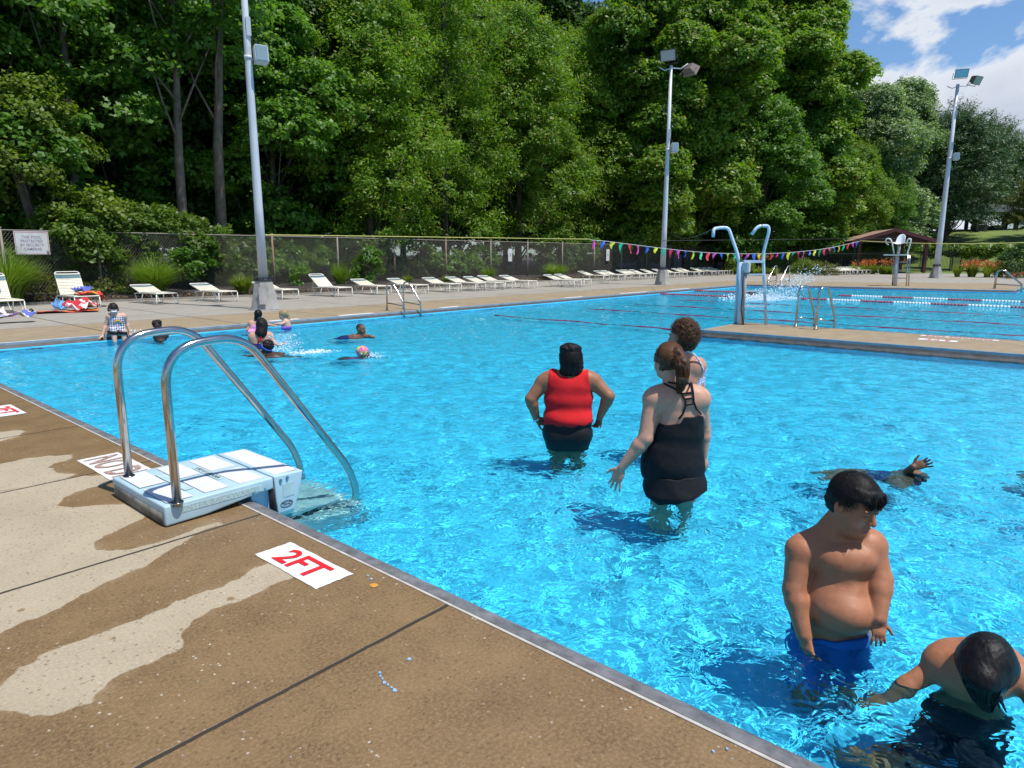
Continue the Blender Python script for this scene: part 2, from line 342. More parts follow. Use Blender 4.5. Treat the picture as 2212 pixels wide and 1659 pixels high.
# low concrete edging along the bed
mb=MB();pts=[(x,float(bedy(x)),0) for x in np.arange(-28,56,2.)]
for p,q in zip(pts,pts[1:]):
    a=Vector(p);bq=Vector(q);c=(a+bq)/2;mb.box((c.x,c.y+.07,.025),((bq-a).length,.12,.09),math.atan2((bq-a).y,(bq-a).x))
tag(mb.build('bed_kerb',mat('edging_concrete',(.30,.27,.22),.85,var=.3,vscale=3)),kind='structure')
# ---------- pool shell ----------
mp,g,b=newmat('pool_paint');pos=g.n('NewGeometry').outputs['Position']
n=g.noise(pos,1.1,4);n2=g.noise(pos,22.,3)
g.set(b.inputs['Base Color'],g.mix(g.mapr(n2,.3,.7),g.mix(g.mapr(n,.3,.7),(.10,.66,.97),(.14,.73,.99)),(.12,.69,.98)));b.inputs['Roughness'].default_value=.7;b.inputs['Specular IOR Level'].default_value=.2
CW=.13
ix=2+CW;iy=FE-CW
v=[(ix,-60),(ix,iy),(FX0-CW,iy),(FX1-CW,NY-CW),(90,NY-CW),(90,-60)]
mb=MB();mb.add([(x,y,FLOOR) for x,y in v],[tuple(range(len(v)))[::-1]])
for i in range(len(v)):
    a,c=v[i],v[(i+1)%len(v)];mb.add([(*a,FLOOR),(*c,FLOOR),(*c,-.10),(*a,-.10)],[(0,1,2,3)])
pool=mb.build('pool_floor',mp,kind='structure');pool.cycles.is_caustics_receiver=True
# coping: bright metal lip + dark sloping gutter, swept along edges
def sweep(path,prof,name,m,**k):
    # path: xy list; prof: (offset towards water, z); water is on the right-hand side of travel
    vs=[];fs=[];n=len(prof)
    for i,p in enumerate(path):
        a=Vector(path[max(i-1,0)]);b_=Vector(path[i]);c=Vector(path[min(i+1,len(path)-1)])
        d1=(b_-a).normalized() if i>0 else (c-b_).normalized();d2=(c-b_).normalized() if i<len(path)-1 else d1
        n1=Vector((d1.y,-d1.x));n2=Vector((d2.y,-d2.x));nn=(n1+n2).normalized();sc=1/max(.3,nn.dot(n1))
        for o_,z in prof: q=b_+nn*o_*sc;vs.append((q.x,q.y,z))
    for i in range(len(path)-1):
        for j in range(n-1): fs.append((i*n+j,i*n+j+1,(i+1)*n+j+1,(i+1)*n+j))
    mb=MB();mb.add(vs,fs,False);return mb.build(name,m,**k)
m_lip=mat('brushed_metal_coping',(.27,.33,.38),.42,.2,var=.3,vscale=4,bump=.001,bscale=20)
m_gut=mat('dark_gutter',(.03,.03,.03),.6,.0,var=.6,vscale=7,col2=(.08,.08,.08),bump=.004,bscale=30)  # mottled near-black colour for the sloping recess below the lip
m_gutn=mat('worn_grey_gutter',(.20,.20,.21),.5,.15,var=.5,vscale=9,col2=(.09,.09,.09),bump=.003,bscale=40)
m_gro=mat('white_grout',(.48,.45,.40),.8,var=.3,vscale=12)
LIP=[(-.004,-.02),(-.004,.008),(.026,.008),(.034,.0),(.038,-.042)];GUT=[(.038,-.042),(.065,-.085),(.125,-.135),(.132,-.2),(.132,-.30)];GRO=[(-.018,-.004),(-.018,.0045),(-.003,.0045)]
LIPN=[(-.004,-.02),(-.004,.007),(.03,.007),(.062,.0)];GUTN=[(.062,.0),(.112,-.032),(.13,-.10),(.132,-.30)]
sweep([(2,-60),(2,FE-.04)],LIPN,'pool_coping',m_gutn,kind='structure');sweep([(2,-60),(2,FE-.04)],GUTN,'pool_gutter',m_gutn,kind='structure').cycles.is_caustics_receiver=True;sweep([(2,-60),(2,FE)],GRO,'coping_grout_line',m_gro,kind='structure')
paths=[[(2.04,FE),(FX0,FE),(FX1,NY),(90,NY)],[(ISL[1],-60),(ISL[1],ISL[2]),(ISL[0],ISL[2]),(ISL[0],-60)]]
# outer path: water on the right; densify
for k,pth in enumerate(paths):
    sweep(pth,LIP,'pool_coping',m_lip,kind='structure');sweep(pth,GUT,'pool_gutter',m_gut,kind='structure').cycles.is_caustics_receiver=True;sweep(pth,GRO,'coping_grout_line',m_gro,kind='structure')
# island / peninsula walkway
o=MB().box(((ISL[0]+ISL[1])/2,(ISL[2]-60)/2,-.2),(ISL[1]-ISL[0]-.01,60+ISL[2]-.01,.4)).build('peninsula_walkway',concrete('tan_walkway_concrete'),kind='structure')
a=o.data.attributes.new('dry','FLOAT','POINT');a.data.foreach_set('value',[-1.]*len(o.data.vertices))
o=MB().box(((ISL[0]+ISL[1])/2,(ISL[2]-60)/2,-.55),(ISL[1]-ISL[0]+.2,60+ISL[2]+.2,.5)).build('peninsula_wall',mp,kind='structure');o.cycles.is_caustics_receiver=True
# ---------- water ----------
def waves(X,Y):
    r=np.random.default_rng(3);Zv=np.zeros_like(X)
    wx=X+.13*np.sin(Y*1.7+.5)+.07*np.sin(Y*4.1+X*2.3)+.03*np.sin(Y*9+X*3);wy=Y+.13*np.sin(X*1.9)+.07*np.sin(X*3.7-Y*1.9)+.03*np.sin(X*8-Y*5)
    env=.62+.75*vnoise(X+70,Y+70,.8,21,2)
    for i in range(90):
        lam=.07*(9**r.random());th=r.random()*math.tau;a=.00078*(lam/.15)**.95
        Zv+=a*np.sin((wx*math.cos(th)+wy*math.sin(th))*math.tau/lam+r.random()*7)
    Zv*=env*.50
    # rings round the people and stirred water near the boys and the steps
    for cx,cy,am,ra,lm in ((3.19,.81,.009,.55,.10),(2.9,.25,.010,.75,.13),(4.31,2.19,.004,.5,.10),(4.94,3.62,.004,.5,.10),(2.75,4.3,.010,.6,.14),(5.4,1.0,.006,.7,.13),(6.3,11.3,.008,.9,.2),(5.2,15.0,.008,.6,.2)):
        d=np.hypot(X-cx,Y-cy);Zv+=am*.30*np.exp(-(d/ra)**2)*np.sin(d*math.tau/lm+3*vnoise(X+8,Y+8,2.2,31,2)*3)
    return Zv
def axis(a,b,c0,c1,fine,gr,mx):
    l=list(np.arange(c0,c1,fine));s=fine
    while l[-1]<b: s=min(s*gr,mx);l.append(min(l[-1]+s,b))
    q=[];s=fine;x=c0
    while x>a: s=min(s*gr,mx);x=max(x-s,a);q.append(x)
    return np.array(q[::-1]+l)
xs=axis(2.05,60,2.05,7.5,.024,1.016,.22);ys=axis(-30,FE-.05,-1.,6.5,.024,1.016,.22)
co,f=grid(xs,ys,lambda X,Y:waves(X,Y)+WZ)
cx=(co[f,0].mean(1));cy=co[f,1].mean(1)
keep=(cy<NY-.03)|(cx<eastx(cy)-.03)
inside=(cx>ISL[0]+.12)&(cx<ISL[1]-.12)&(cy<ISL[2]-.12);f=f[keep&~inside]
wm=bpy.data.materials.new('pool_water');wm.use_nodes=True;t=NT(wm);wm.node_tree.nodes.clear()
out=t.n('OutputMaterial');gl=t.n('BsdfGlass');gl.inputs['IOR'].default_value=1.29;gl.inputs['Roughness'].default_value=0.;gl.inputs['Color'].default_value=(.66,.965,1.,1)
pos=t.n('NewGeometry').outputs['Position']
cd=t.n('CameraData') if False else None
h=t.math('ADD',t.math('MULTIPLY',t.noise(pos,11.,2.,.55,.6),.75),t.math('MULTIPLY',t.noise(pos,4.,2.,.5,.4),1.0))
t.set(gl.inputs['Normal'],t.bump(h,.026,1.));t.set(out.inputs[0],gl.outputs[0])
water=tag(npmesh('pool_water',co,f,wm,smooth=True),kind='structure');water.cycles.is_caustics_caster=True
# submerged rope lines and floating lane ropes
m_rope=mat('maroon_rope',(.17,.02,.07),.5,var=.5,vscale=3);m_fw=mat('white_float',(.8,.8,.8),.35);m_fr=mat('red_float',(.36,.05,.09),.45)
def rope(x,y0,y1,z,r,name,label,**k):
    pts=[(x+.05*math.sin(y*1.3+x)+.03*math.sin(y*3.1),y,z+.012*math.sin(y*2.3+x)) for y in np.arange(y0,y1,.25)]
    return tag(MB().tube(pts,r,6).build(name,m_rope),label,'lane rope',**k)
for x,y0,y1,lb in ((14.5,ISL[2]+.3,13.4,'sagging maroon rope just under the water, nearest to the standing women'),(18.3,-10,12.9,'maroon underwater lane rope passing behind the lifeguard ladder base'),(21.2,-10,12.8,'faint maroon underwater lane rope beyond the walkway ladder'),(24.4,-10,12.9,'most distant of the faint underwater lane ropes')):
    rope(x,y0,y1,-.155,.045,'lane_rope',lb,group='submerged lane ropes')
def lane(x,y0,y1,label,wh):
    root=empty('lane_line',(x,y0,WZ),label=label,cat='lane rope',group='floating lane ropes') if False else None
    e=empty('floating_lane_rope',(x,y0,WZ));tag(e,label,'lane rope','floating lane ropes')
    L=y1-y0;MB().tube([(0,t_,.0) for t_ in np.arange(0,L,.5)],.012,5).build('cable',m_rope,e)
    for seg in range(2):
        mb=MB();y=0.;i=0
        while y<L:
            blk=int(y/1.15);isr=(blk%2==0)
            if (isr and seg==1) or (not isr and seg==0): mb.tube([(0,y,.015),(0,y+.07,.015)],.055,8)
            y+=.1;i+=1
        mb.build('white_floats' if seg==0 else 'red_floats',m_fw if seg==0 else m_fr,e,kind='stuff')
lane(27.9,-8,10.2,'red and white float line across the far lanes, nearer of the two',1)
lane(31.2,-8,8.6,'dotted white float line, farther of the two floating lines',1)
e=empty('floating_lane_rope',(27.3,11.0,WZ));tag(e,'all red float line running to the far coping left of the splash','lane rope','floating lane ropes')
mb=MB()
for y in np.arange(0,4.0,.12): mb.tube([(0,y,.01),(0,y+.09,.01)],.05,8)
mb.build('red_floats',m_fr,e,kind='stuff')
e=empty('floating_lane_rope',(30.9,12.2,WZ));tag(e,'short red float line farthest back beside the coping','lane rope','floating lane ropes')
mb=MB()
for y in np.arange(0,2.9,.12): mb.tube([(0,y,.01),(0,y+.09,.01)],.05,8)
mb.build('red_floats',m_fr,e,kind='stuff')
# ---------- lettering ----------
def textmesh(name,s,w,h,m,mtx,parent=None,bold=.02,depth=.0,sp=1.):
    cu=bpy.data.curves.new(name,'FONT');cu.body=s;cu.size=1;cu.offset=bold;cu.extrude=depth;cu.align_x='CENTER';cu.align_y='CENTER';cu.space_line=1.05;cu.space_character=sp;cu.resolution_u=3
    o=bpy.data.objects.new(name,cu);C.objects.link(o);dg=bpy.context.evaluated_depsgraph_get();dg.update()
    me=bpy.data.meshes.new_from_object(o.evaluated_get(dg));bpy.data.objects.remove(o)
    co=np.array([v.co for v in me.vertices]);mn=co.min(0);mx=co.max(0);c=(mn+mx)/2;s_=np.array((w/(mx[0]-mn[0]),h/(mx[1]-mn[1]),1.))
    for v in me.vertices: v.co=mtx@Vector(((v.co[0]-c[0])*s_[0],(v.co[1]-c[1])*s_[1],v.co[2]))
    me.materials.append(m);o=bpy.data.objects.new(name,me);C.objects.link(o)
    if parent:o.parent=parent
    return o
m_red=mat('red_marking_paint',(.68,.012,.02),.55,var=.12,vscale=30);m_wh=mat('white_marking_paint',(.72,.71,.69),.6,var=.16,vscale=14,bump=.001,bscale=60)
m_fade=mat('faded_brown_lettering',(.16,.06,.04),.7,var=.7,vscale=25,col2=(.45,.36,.3))
m_dk=mat('dark_lettering',(.03,.03,.03),.6)
RZm=lambda a:Matrix.Rotation(a,4,'Z')
def marking(c,l,w,txt,tl,tw,tm,label,up=-math.pi/2,z=.004,group=None,toff=(0,0)):
    e=empty('depth_marking',(c[0],c[1],z));tag(e,label,'painted marking',group)
    n=14;pts=[]
    def ed(a,b): return [(a[0]+(b[0]-a[0])*i/n+random.uniform(-.003,.003),a[1]+(b[1]-a[1])*i/n+random.uniform(-.003,.003),0) for i in range(n)]
    k=[(-w/2,l/2),(w/2,l/2),(w/2,-l/2),(-w/2,-l/2)];
    for i in range(4): pts+=ed(k[i],k[(i+1)%4])
    MB().add(pts[::-1],[tuple(range(len(pts)))]).build('painted_panel',m_wh,e)
    if txt: textmesh('lettering',txt,tl,tw,tm,Matrix.Translation((toff[0],toff[1],.004))@RZm(up),e)
    return e
marking((1.77,3.015),.59,.215,'2FT',.37,.15,m_red,'white painted panel with red 2FT lettering in front of the white steps')
marking((1.70,8.53),.62,.22,'2FT',.42,.15,m_red,'white painted 2FT panel cut by the left edge of the photo')
marking((1.75,5.33),1.30,.30,'NO DIVING',1.18,.25,m_fade,'white panel with faded brown NO DIVING lettering running under the steps')
marking((15.02,2.34),.64,.25,'3 FT',.42,.15,m_red,'white painted panel with red lettering on the peninsula walkway, main pool side',up=math.pi/2)
marking((15.72,2.1),1.30,.16,'NO DIVING',1.1,.1,m_red,'long thin white marking on the lap pool side of the walkway',up=-math.pi/2)
for x0,x1,lb in ((10.6,11.75,'white strip painted on the far coping just right of the toddler'),(14.3,15.1,'short white strip on the far coping right of the left grab rails'),(20.7,21.9,'white strip on the far coping left of the middle light pole'),(24.6,26.8,'long white strip on the far coping in front of the middle light pole'),(28.9,30.9,'white strip on the far coping right of the middle light pole'),(8.6,9.4,'white strip on the far coping behind the pink swimsuit child')):
    e=marking(((x0+x1)/2,FE+.17),.2,x1-x0,None,0,0,None,lb,group='white strips on the far coping')
# ---------- pool entry steps ----------
m_pl=mat('pale_blue_plastic',(.40,.56,.63),.42,var=.14,vscale=4,bump=.0015,bscale=18)
m_tr=mat('white_grip_pad',(.62,.62,.62),.75,var=.12,vscale=24,bump=.0015,bscale=90);m_sage=mat('sage_sticker',(.42,.56,.57),.6,var=.15,vscale=20)
m_lblue=mat('light_blue_panel',(.45,.62,.76),.5);m_scum=mat('algae_stained_side',(.20,.19,.16),.8,var=.6,vscale=16,bump=.003,bscale=30)
YS0,YS1=4.055,4.885
st=empty('pool_steps',(1.95,4.43,0));tag(st,'white and pale blue plastic steps with two curved steel handrails at the near pool edge','pool steps')
def prism(poly,y0,y1,name,m,bev=.012,par=st,org=(1.95,4.43,0)):
    bm=bmesh.new();vs=[bm.verts.new((x-org[0],y0-org[1],z-org[2])) for x,z in poly];f=bm.faces.new(vs)
    r=bmesh.ops.extrude_face_region(bm,geom=[f]);nv=[g for g in r['geom'] if isinstance(g,bmesh.types.BMVert)]
    bmesh.ops.translate(bm,vec=(0,y1-y0,0),verts=nv);bmesh.ops.recalc_face_normals(bm,faces=bm.faces)
    if bev: bmesh.ops.bevel(bm,geom=list(bm.edges),offset=bev,segments=3,affect='EDGES',profile=.6)
    me=bpy.data.meshes.new(name);bm.to_mesh(me);bm.free();me.materials.append(m)
    for p_ in me.polygons:p_.use_smooth=True
    o=bpy.data.objects.new(name,me);C.objects.link(o);o.parent=par;o.cycles.is_caustics_receiver=True
    return o
prism([(1.50,.006),(1.50,.132),(2.203,.138),(2.203,.058),(2.03,.045),(1.75,.012)],YS0,YS1,'deck_platform',m_pl,.013)
prism([(2.214,.138),(2.435,.130),(2.405,.0),(2.355,-.13),(2.34,-.20),(2.235,-.22),(2.222,-.05)],YS0+.01,YS1-.01,'front_block',m_pl,.011)
prism([(2.075,.055),(2.20,.065),(2.21,-.30),(2.09,-.30)],YS0+.07,YS1-.07,'riser_panel',m_lblue,.004)
prism([(1.496,.010),(1.496,.085),(1.506,.085),(1.506,.010)],YS0+.03,YS1-.03,'stained_back_face',m_scum,0)
prism([(2.203,.10),(2.216,.10),(2.24,-.22),(2.21,-.22)],YS0+.02,YS1-.02,'black_seam_strip',M['black'],0)  # black strip filling the seam between platform and front block
def pad(x0,x1,y0,y1,z=.1385,tilt=0.,name='grip_pad',m=None):
    mb=MB();mb.box(((x0+x1)/2-1.95,(y0+y1)/2-4.43,z),(x1-x0,y1-y0,.003),bev=.001);return mb.build(name,m or m_tr,st)
for x0,x1 in ((1.53,1.69),(1.765,1.92),(1.99,2.165)):
    pad(x0,x1,4.10,4.44);pad(x0,x1,4.50,4.84)
pad(2.24,2.405,4.10,4.84,.1365)
pad(1.932,1.980,4.28,4.66,name='sticker',m=m_sage);pad(1.70,1.755,4.24,4.70,name='sticker',m=m_sage)
textmesh('lettering','USE AS LADDER',.34,.028,m_dk,Matrix.Translation((1.956-1.95,.04,.142))@RZm(-math.pi/2),st,bold=.0)
sd=Matrix.Translation((0,YS0-4.43-.003,0))@Matrix.Rotation(math.pi/2,4,'X')
MB().box((1.85-1.95,YS0-4.43-.001,.088),(.54,.003,.040)).build('side_sticker',m_sage,st)
textmesh('lettering','ENTER BACKWARDS',.50,.034,mat('worn_pale_letters',(.30,.42,.44),.6),Matrix.Translation((1.85-1.95,0,.088))@sd,st,bold=.0)
MB().box((2.315-1.95,YS0+.01-4.43-.001,.022),(.085,.003,.095)).build('side_sticker',m_sage,st)
textmesh('emblem_lettering','TRIAD',.070,.021,m_dk,Matrix.Translation((2.295-1.95,.011,-.075))@sd,st,bold=.01)
mb=MB();ring=[(2.295-1.95+.045*math.cos(a),YS0+.01-4.43-.002,-.075+.022*math.sin(a)) for a in np.linspace(0,math.tau,25)[:-1]];mb.tube(ring,.0022,5,closed=True);mb.build('emblem_ring',m_dk,st)
for x,z in ((2.06,.066),(2.14,.076),(2.26,.100),(2.31,.108)):
    c=(x-1.95,(YS0+(.01 if x>2.1 else 0))-4.43,z)
    MB().tube([(c[0],c[1]+.01,c[2]),(c[0],c[1]-.008,c[2])],.011,10).tube([(c[0],c[1]-.006,c[2]),(c[0],c[1]-.014,c[2])],.006,6).build('bolt',M['steel'],st)
prism([(2.24,-.24),(2.74,-.24),(2.74,-.31),(2.24,-.31)],YS0+.05,YS1-.05,'underwater_tread',m_tr,.01)
prism([(2.5,-.50),(2.98,-.50),(2.98,-.56),(2.5,-.56)],YS0+.05,YS1-.05,'underwater_tread',m_tr,.01)
for yy in (YS0+.06,YS1-.10): prism([(2.14,-.33),(2.98,-.56),(2.98,-.76),(2.14,-.76)],yy,yy+.03,'underwater_side',m_tr,.003)
for yy in (4.05,4.80):
    pts=fillet([(1.575,yy,.12),(1.575,yy,1.075),(2.065,yy,1.105),(2.79,yy,.08),(2.855,yy,-.10),(2.86,yy,-.34)],[0,.24,.17,.10,.1,0],9)
    o=MB().tube([(p.x-1.95,p.y-4.43,p.z) for p in pts],.0265,20).build('handrail',M['steel'],st);o.cycles.is_caustics_receiver=True
    MB().tube([(1.575-1.95,yy-4.43,.136),(1.575-1.95,yy-4.43,.146)],.036,20).build('rail_collar',M['steel'],st)
# ---------- light poles ----------
def boxM(c,d,rz,rx,name,m,par,bev=.01):
    Mx=Matrix.Rotation(rz,4,'Z')@Matrix.Rotation(rx,4,'X')
    return MB().box(c,d,M=Mx,bev=bev).build(name,m,par)
def flood(c,rz,rx,par):
    Mx=Matrix.Translation(c)@Matrix.Rotation(rz,4,'Z')@Matrix.Rotation(rx,4,'X')
    h=empty('x',(0,0,0)) if False else None
    mb=MB();w_,hh,dp=.80,.55,.42
    fr=[(-w_/2,-dp/2,-hh/2),(w_/2,-dp/2,-hh/2),(w_/2,-dp/2,hh/2),(-w_/2,-dp/2,hh/2)];bk=[(x*.55,dp/2,z*.6) for x,_,z in fr]
    mb.add([Mx@Vector(p) for p in fr+bk],[(0,4,5,1),(1,5,6,2),(2,6,7,3),(3,7,4,0),(4,7,6,5),(0,1,2,3)]);o=mb.build('floodlight',M['bronze'],par)
    mb=MB();q=[(x*.9,-dp/2-.004,z*.86) for x,_,z in fr];mb.add([Mx@Vector(p) for p in q],[(0,1,2,3)]);mb.build('lens',M['glass'],o)
    mb=MB();mb.tube([Mx@Vector((-w_/2-.03,0,0)),Mx@Vector((-w_/2-.03,.1,-hh/2-.12)),Mx@Vector((w_/2+.03,.1,-hh/2-.12)),Mx@Vector((w_/2+.03,0,0))],.022,6);mb.build('yoke',M['dark_metal'],o)
    return o
m_grill=mat('speaker_grille',(.17,.25,.30),.7,bump=.002,bscale=120)
def light_pole(loc,rz,r0,label,spk,floods,cam_=False,h=11.2):
    e=empty('light_pole',loc,rz);tag(e,label,'light pole','tall light poles on the deck')
    mb=MB();n=8
    mb.frustum((0,0,.0),(0,0,.03),.52,.52,8,math.pi/8);mb.build('footing_plate',M['galv'],e)
    mb=MB();mb.frustum((0,0,.03),(0,0,.84),.44,.265,8,math.pi/8);mb.build('pedestal',M['galv'],e)
    mb=MB();mb.frustum((0,0,.84),(0,0,.875),.285,.285,8,math.pi/8);mb.frustum((0,0,.875),(0,0,.90),.25,.24,16)
    for k in range(8):
        a=k*math.tau/8;mb.box((.215*math.cos(a),.215*math.sin(a),.92),(.07,.05,.05),a)
    mb.build('collar_ring',M['dark_metal'],e)
    MB().box((-.05,-.412,.42),(.2,.01,.5),M=Matrix.Rotation(-.21,4,'X')).build('access_door',M['galv'],e)
    MB().tube([(0,0,.86),(0,0,3),(0,0,h*.6),(0,0,h)],[r0,r0*.9,r0*.7,r0*.5],20).build('pole',M['pole'],e)
    # the loudspeaker and its small control box
    zz,a=spk;rr=r0*.72
    s=boxM((rr+.24,-.12,zz),(.36,.30,.46),R(12),R(-9),'loudspeaker',M['grey_box'],e,.02)
    MB().box((0,0,0),(.31,.012,.40),M=Matrix.Translation((rr+.24,-.12,zz))@Matrix.Rotation(R(12),4,'Z')@Matrix.Rotation(R(-9),4,'X')@Matrix.Translation((0,-.155,0))).build('grille',m_grill,s)
    MB().tube([(0,0,zz-.08),(rr+.1,0,zz-.12),(rr+.1,0,zz+.12)],.03,8).tube([(0,0,zz-.12),(0,0,zz-.02)],rr*1.15,16).build('bracket',M['pole'],s)
    MB().box((rr*.6,-rr*.9,zz+.72),(.13,.07,.5),bev=.01).build('control_box',M['grey_box'],e)
    MB().tube([(rr*.8,-rr*.8,zz+.5),(rr+.15,-.1,zz+.35),(rr+.2,-.1,zz+.2)],.008,5).build('wire',M['black'],e)
    if floods:
        MB().tube([(-.62,0,h-.05),(-.3,0,h-.22),(0,0,h-.12),(.5,0,h-.18),(.85,0,h+.05)],.028,8).build('cross_arm',M['pole'],e)
        for c,a,b in floods: flood(c,a,b,e)
        MB().tube([(-.28,.0,h-1.9),(-.28,0,h-2.25),(.28,0,h-2.25),(.28,0,h-1.9)],.022,6).build('spare_bracket',M['dark_metal'],e)
    return e
va=lambda x,y:math.atan2(y,x)-math.pi/2
light_pole((10.45,19.0,0),va(10.45,19),.135,'nearest grey light pole, at left, with speaker box and no lamps in view',(7.12,0),[],h=12.2)
light_pole((33.66,18.5,0),va(33.66,18.5),.15,'middle grey light pole with two boxy floodlights, behind the pennants',(7.15,0),[((-.12,0,11.75),R(-18),R(14)),((.95,.1,11.05),R(140),R(34))],h=11.25)
light_pole((56.3,9.35,0),va(56.3,9.35),.20,'farthest light pole, at right beside the flower bed, with blue-lensed floodlights',(8.2,0),[((.1,-.1,13.6),R(12),R(24)),((.95,.15,13.1),R(58),R(24))],h=12.9)
# ---------- chain-link fence ----------
FY=28.5
fe=empty('chain_link_fence',(0,FY,.12));tag(fe,'long tall chain link fence with rusty posts in front of the trees','fence')
posts=[-4.5,-1.2,2.4,6.23,9.15,12.72,16.22,19.66,23.16,26.88,30.6,34.09,37.8,41.64,45.32,49.14,52.99,56.91,61.43]
for i,x in enumerate(posts):
    ru=i in (5,6,8,9);MB().tube([(x,0,-.3),(x,0,2.36)],.042,10).tube([(x,0,2.36),(x,0,2.42)],.05,8).build('fence_post',M['rust'] if ru else M['chain'],fe)
MB().tube([(posts[0],0,2.32),(20,0,2.31),(42,0,2.27),(61.4,0,2.30)],.024,8).build('top_rail',M['chain'],fe)
def chain():
    x0,x1,zb,zt=posts[0],61.4,-.2,2.30;p_=.105;hgt=zt-zb;vs=[];fs=[];t_=.0045
    for s in (1,-1):
        for k in np.arange(x0-hgt*.75,x1+hgt*.75,p_):
            a=Vector((k,s*.004,zb));b=Vector((k+hgt*.75,s*.004,zt))
            if s<0: a,b=Vector((b.x,a.y,a.z)),Vector((a.x,b.y,b.z))
            if min(a.x,b.x)<x0 or max(a.x,b.x)>x1: 
                lo=(x0-a.x)/(b.x-a.x);hi=(x1-a.x)/(b.x-a.x);lo,hi=min(lo,hi),max(lo,hi);lo=max(lo,0);hi=min(hi,1)
                if hi<=lo: continue
                a,b=a+(b-a)*lo,a+(b-a)*hi
            d=(b-a).normalized();n=Vector((-d.z,0,d.x))*t_;m_=Vector((0,t_,0));q=len(vs)
            vs+=[a+n,a-n*.5+m_,a-n*.5-m_,b+n,b-n*.5+m_,b-n*.5-m_];fs+=[(q,q+1,q+4,q+3),(q+1,q+2,q+5,q+4),(q+2,q,q+3,q+5)]
    return MB().add(vs,fs).build('wire_mesh',M['chain'],fe)
chain()
# signs on the fence
def fsign(px,py,w,h,txt,tl,th,m,label,tm,bold=.01,border=None,grp=None):
    p=PY(px,py,FY-.08);e=empty('fence_sign',p);tag(e,label,'sign',grp)
    MB().box((0,0,0),(w,.01,h),bev=.004).build('sign_plate',m,e)
    if border:
        k=.02;mb=MB()
        for c,d in (((0,0,h/2-k*1.5),(w-2*k,.004,k)),((0,0,-h/2+k*1.5),(w-2*k,.004,k)),((-w/2+k*1.5,0,0),(k,.004,h-4.2*k)),((w/2-k*1.5,0,0),(k,.004,h-4.2*k))): mb.box((c[0],-.008,c[2]),d)
        mb.build('sign_border',border,e)
    textmesh('lettering',txt,tl,th,tm,Matrix.Translation((0,-.0085,0))@Matrix.Rotation(math.pi/2,4,'X'),e,bold=bold)
    return e
m_signw=mat('faded_white_sign',(.62,.62,.64),.5,var=.1,vscale=5);m_fr1=mat('faded_red',(.55,.28,.28),.6);m_fgr=mat('faded_grey_letters',(.24,.20,.26),.6)
fsign(69.5,525,1.02,.80,'THIS POOL\nPROTECTED\nBY SECURITY\nCAMERAS',.70,.50,m_signw,'faded square security camera warning sign with pink border at the left end of the fence',m_fgr,border=m_fr1)
fsign(792,549,.36,.62,'2\nFT',.18,.40,mat('streaked_metal_sign',(.50,.52,.52),.5,var=.4,vscale=6),'narrow weathered number sign above the leafy shrub on the fence',m_fgr,grp='narrow depth signs along the fence')
fsign(1102,551,.36,.78,'3',.09,.2,mat('pale_sign',(.62,.62,.62),.5,var=.1),'narrow pale sign with a small number mid fence',m_dk,grp='narrow depth signs along the fence')
fsign(1313,551,.42,.85,'4',.09,.2,mat('pale_sign_b',(.62,.62,.60),.5,var=.1),'narrow pale sign on the fence under the first pennants',m_dk,grp='narrow depth signs along the fence')
# ---------- sun loungers ----------
def lounger(ang,label='',lift=0.):
    e=empty('sun_lounger',(0,0,0))
    W=.345;zs=.36;hy=1.17;L=.80;ca,sa=math.cos(ang),math.sin(ang)
    mb=MB()
    for s in (-1,1):
        mb.tube(fillet([(s*W,.10,zs-.02),(s*W,.35,zs),(s*W,1.0,zs-.01),(s*W,1.45,zs-.02),(s*W*.98,1.62,zs-.05)],.05,4),.0155,8)
    mb.tube(fillet([(-W,.18,zs),(-W,-.01,zs),(W,-.01,zs),(W,.18,zs)],.07,5),.0155,8)
    mb.build('seat_frame',M['white_paint'],e)
    bk=[(-W,hy,zs),(-W,hy+L*ca,zs+L*sa),(W,hy+L*ca,zs+L*sa),(W,hy,zs)]
    MB().tube(fillet(bk,.09,5),.0155,8).build('back_frame',M['white_paint'],e)
    for s in (-1,1):
        MB().tube(fillet([(s*W,.02,zs-.03),(s*(W+.01),.03,.015),(s*(W+.01),.20,.012),(s*W,.42,zs-.02)],.05,4),.0155,8).build('leg',M['white_paint'],e)
        MB().tube(fillet([(s*W,.98,zs-.03),(s*(W+.01),1.13,.012),(s*(W+.01),1.36,.015),(s*W,1.55,zs-.06)],.05,4),.0155,8).build('leg',M['white_paint'],e)
    if ang>.3:
        for s in (-1,1): MB().tube([(s*(W-.03),hy+L*.55*ca,zs+L*.55*sa),(s*(W-.03),hy+.42,zs-.03)],.009,6).build('back_prop',M['white_paint'],e)
    def straps(y0,y1,pitch,org,c_,s_,sk=lambda t:False):
        mb=MB();t=y0
        while t<y1:
            if not sk(t):
                a=t;b=t+pitch*.78
                pr=lambda u,x,dz:(x,org[1]+u*c_-dz*s_,org[2]+u*s_+dz*c_)
                vs=[];N=6
                for u in (a,b):
                    for i in range(N+1):
                        x=-W-.012+i*(2*W+.024)/N;vs.append(pr(u,x,.017-.022*math.sin(i/N*math.pi)))
                fs=[(i,i+1,N+2+i,N+1+i) for i in range(N)];mb.add(vs,fs,True)
            t+=pitch
        return mb
    straps(.03,1.15,.056,(0,0,zs),1,0).build('seat_straps',M['strap'],e)
    straps(.02,L-.07,.052,(0,hy,zs),ca,sa,lambda t:L-.24<t<L-.11).build('back_straps',M['strap'],e)
    straps(L-.235,L-.12,.052,(0,hy,zs),ca,sa).build('teal_band',M['teal'],e)
    return e
flat=lounger(R(17));upr=lounger(R(64));semi=lounger(R(38))
used={}
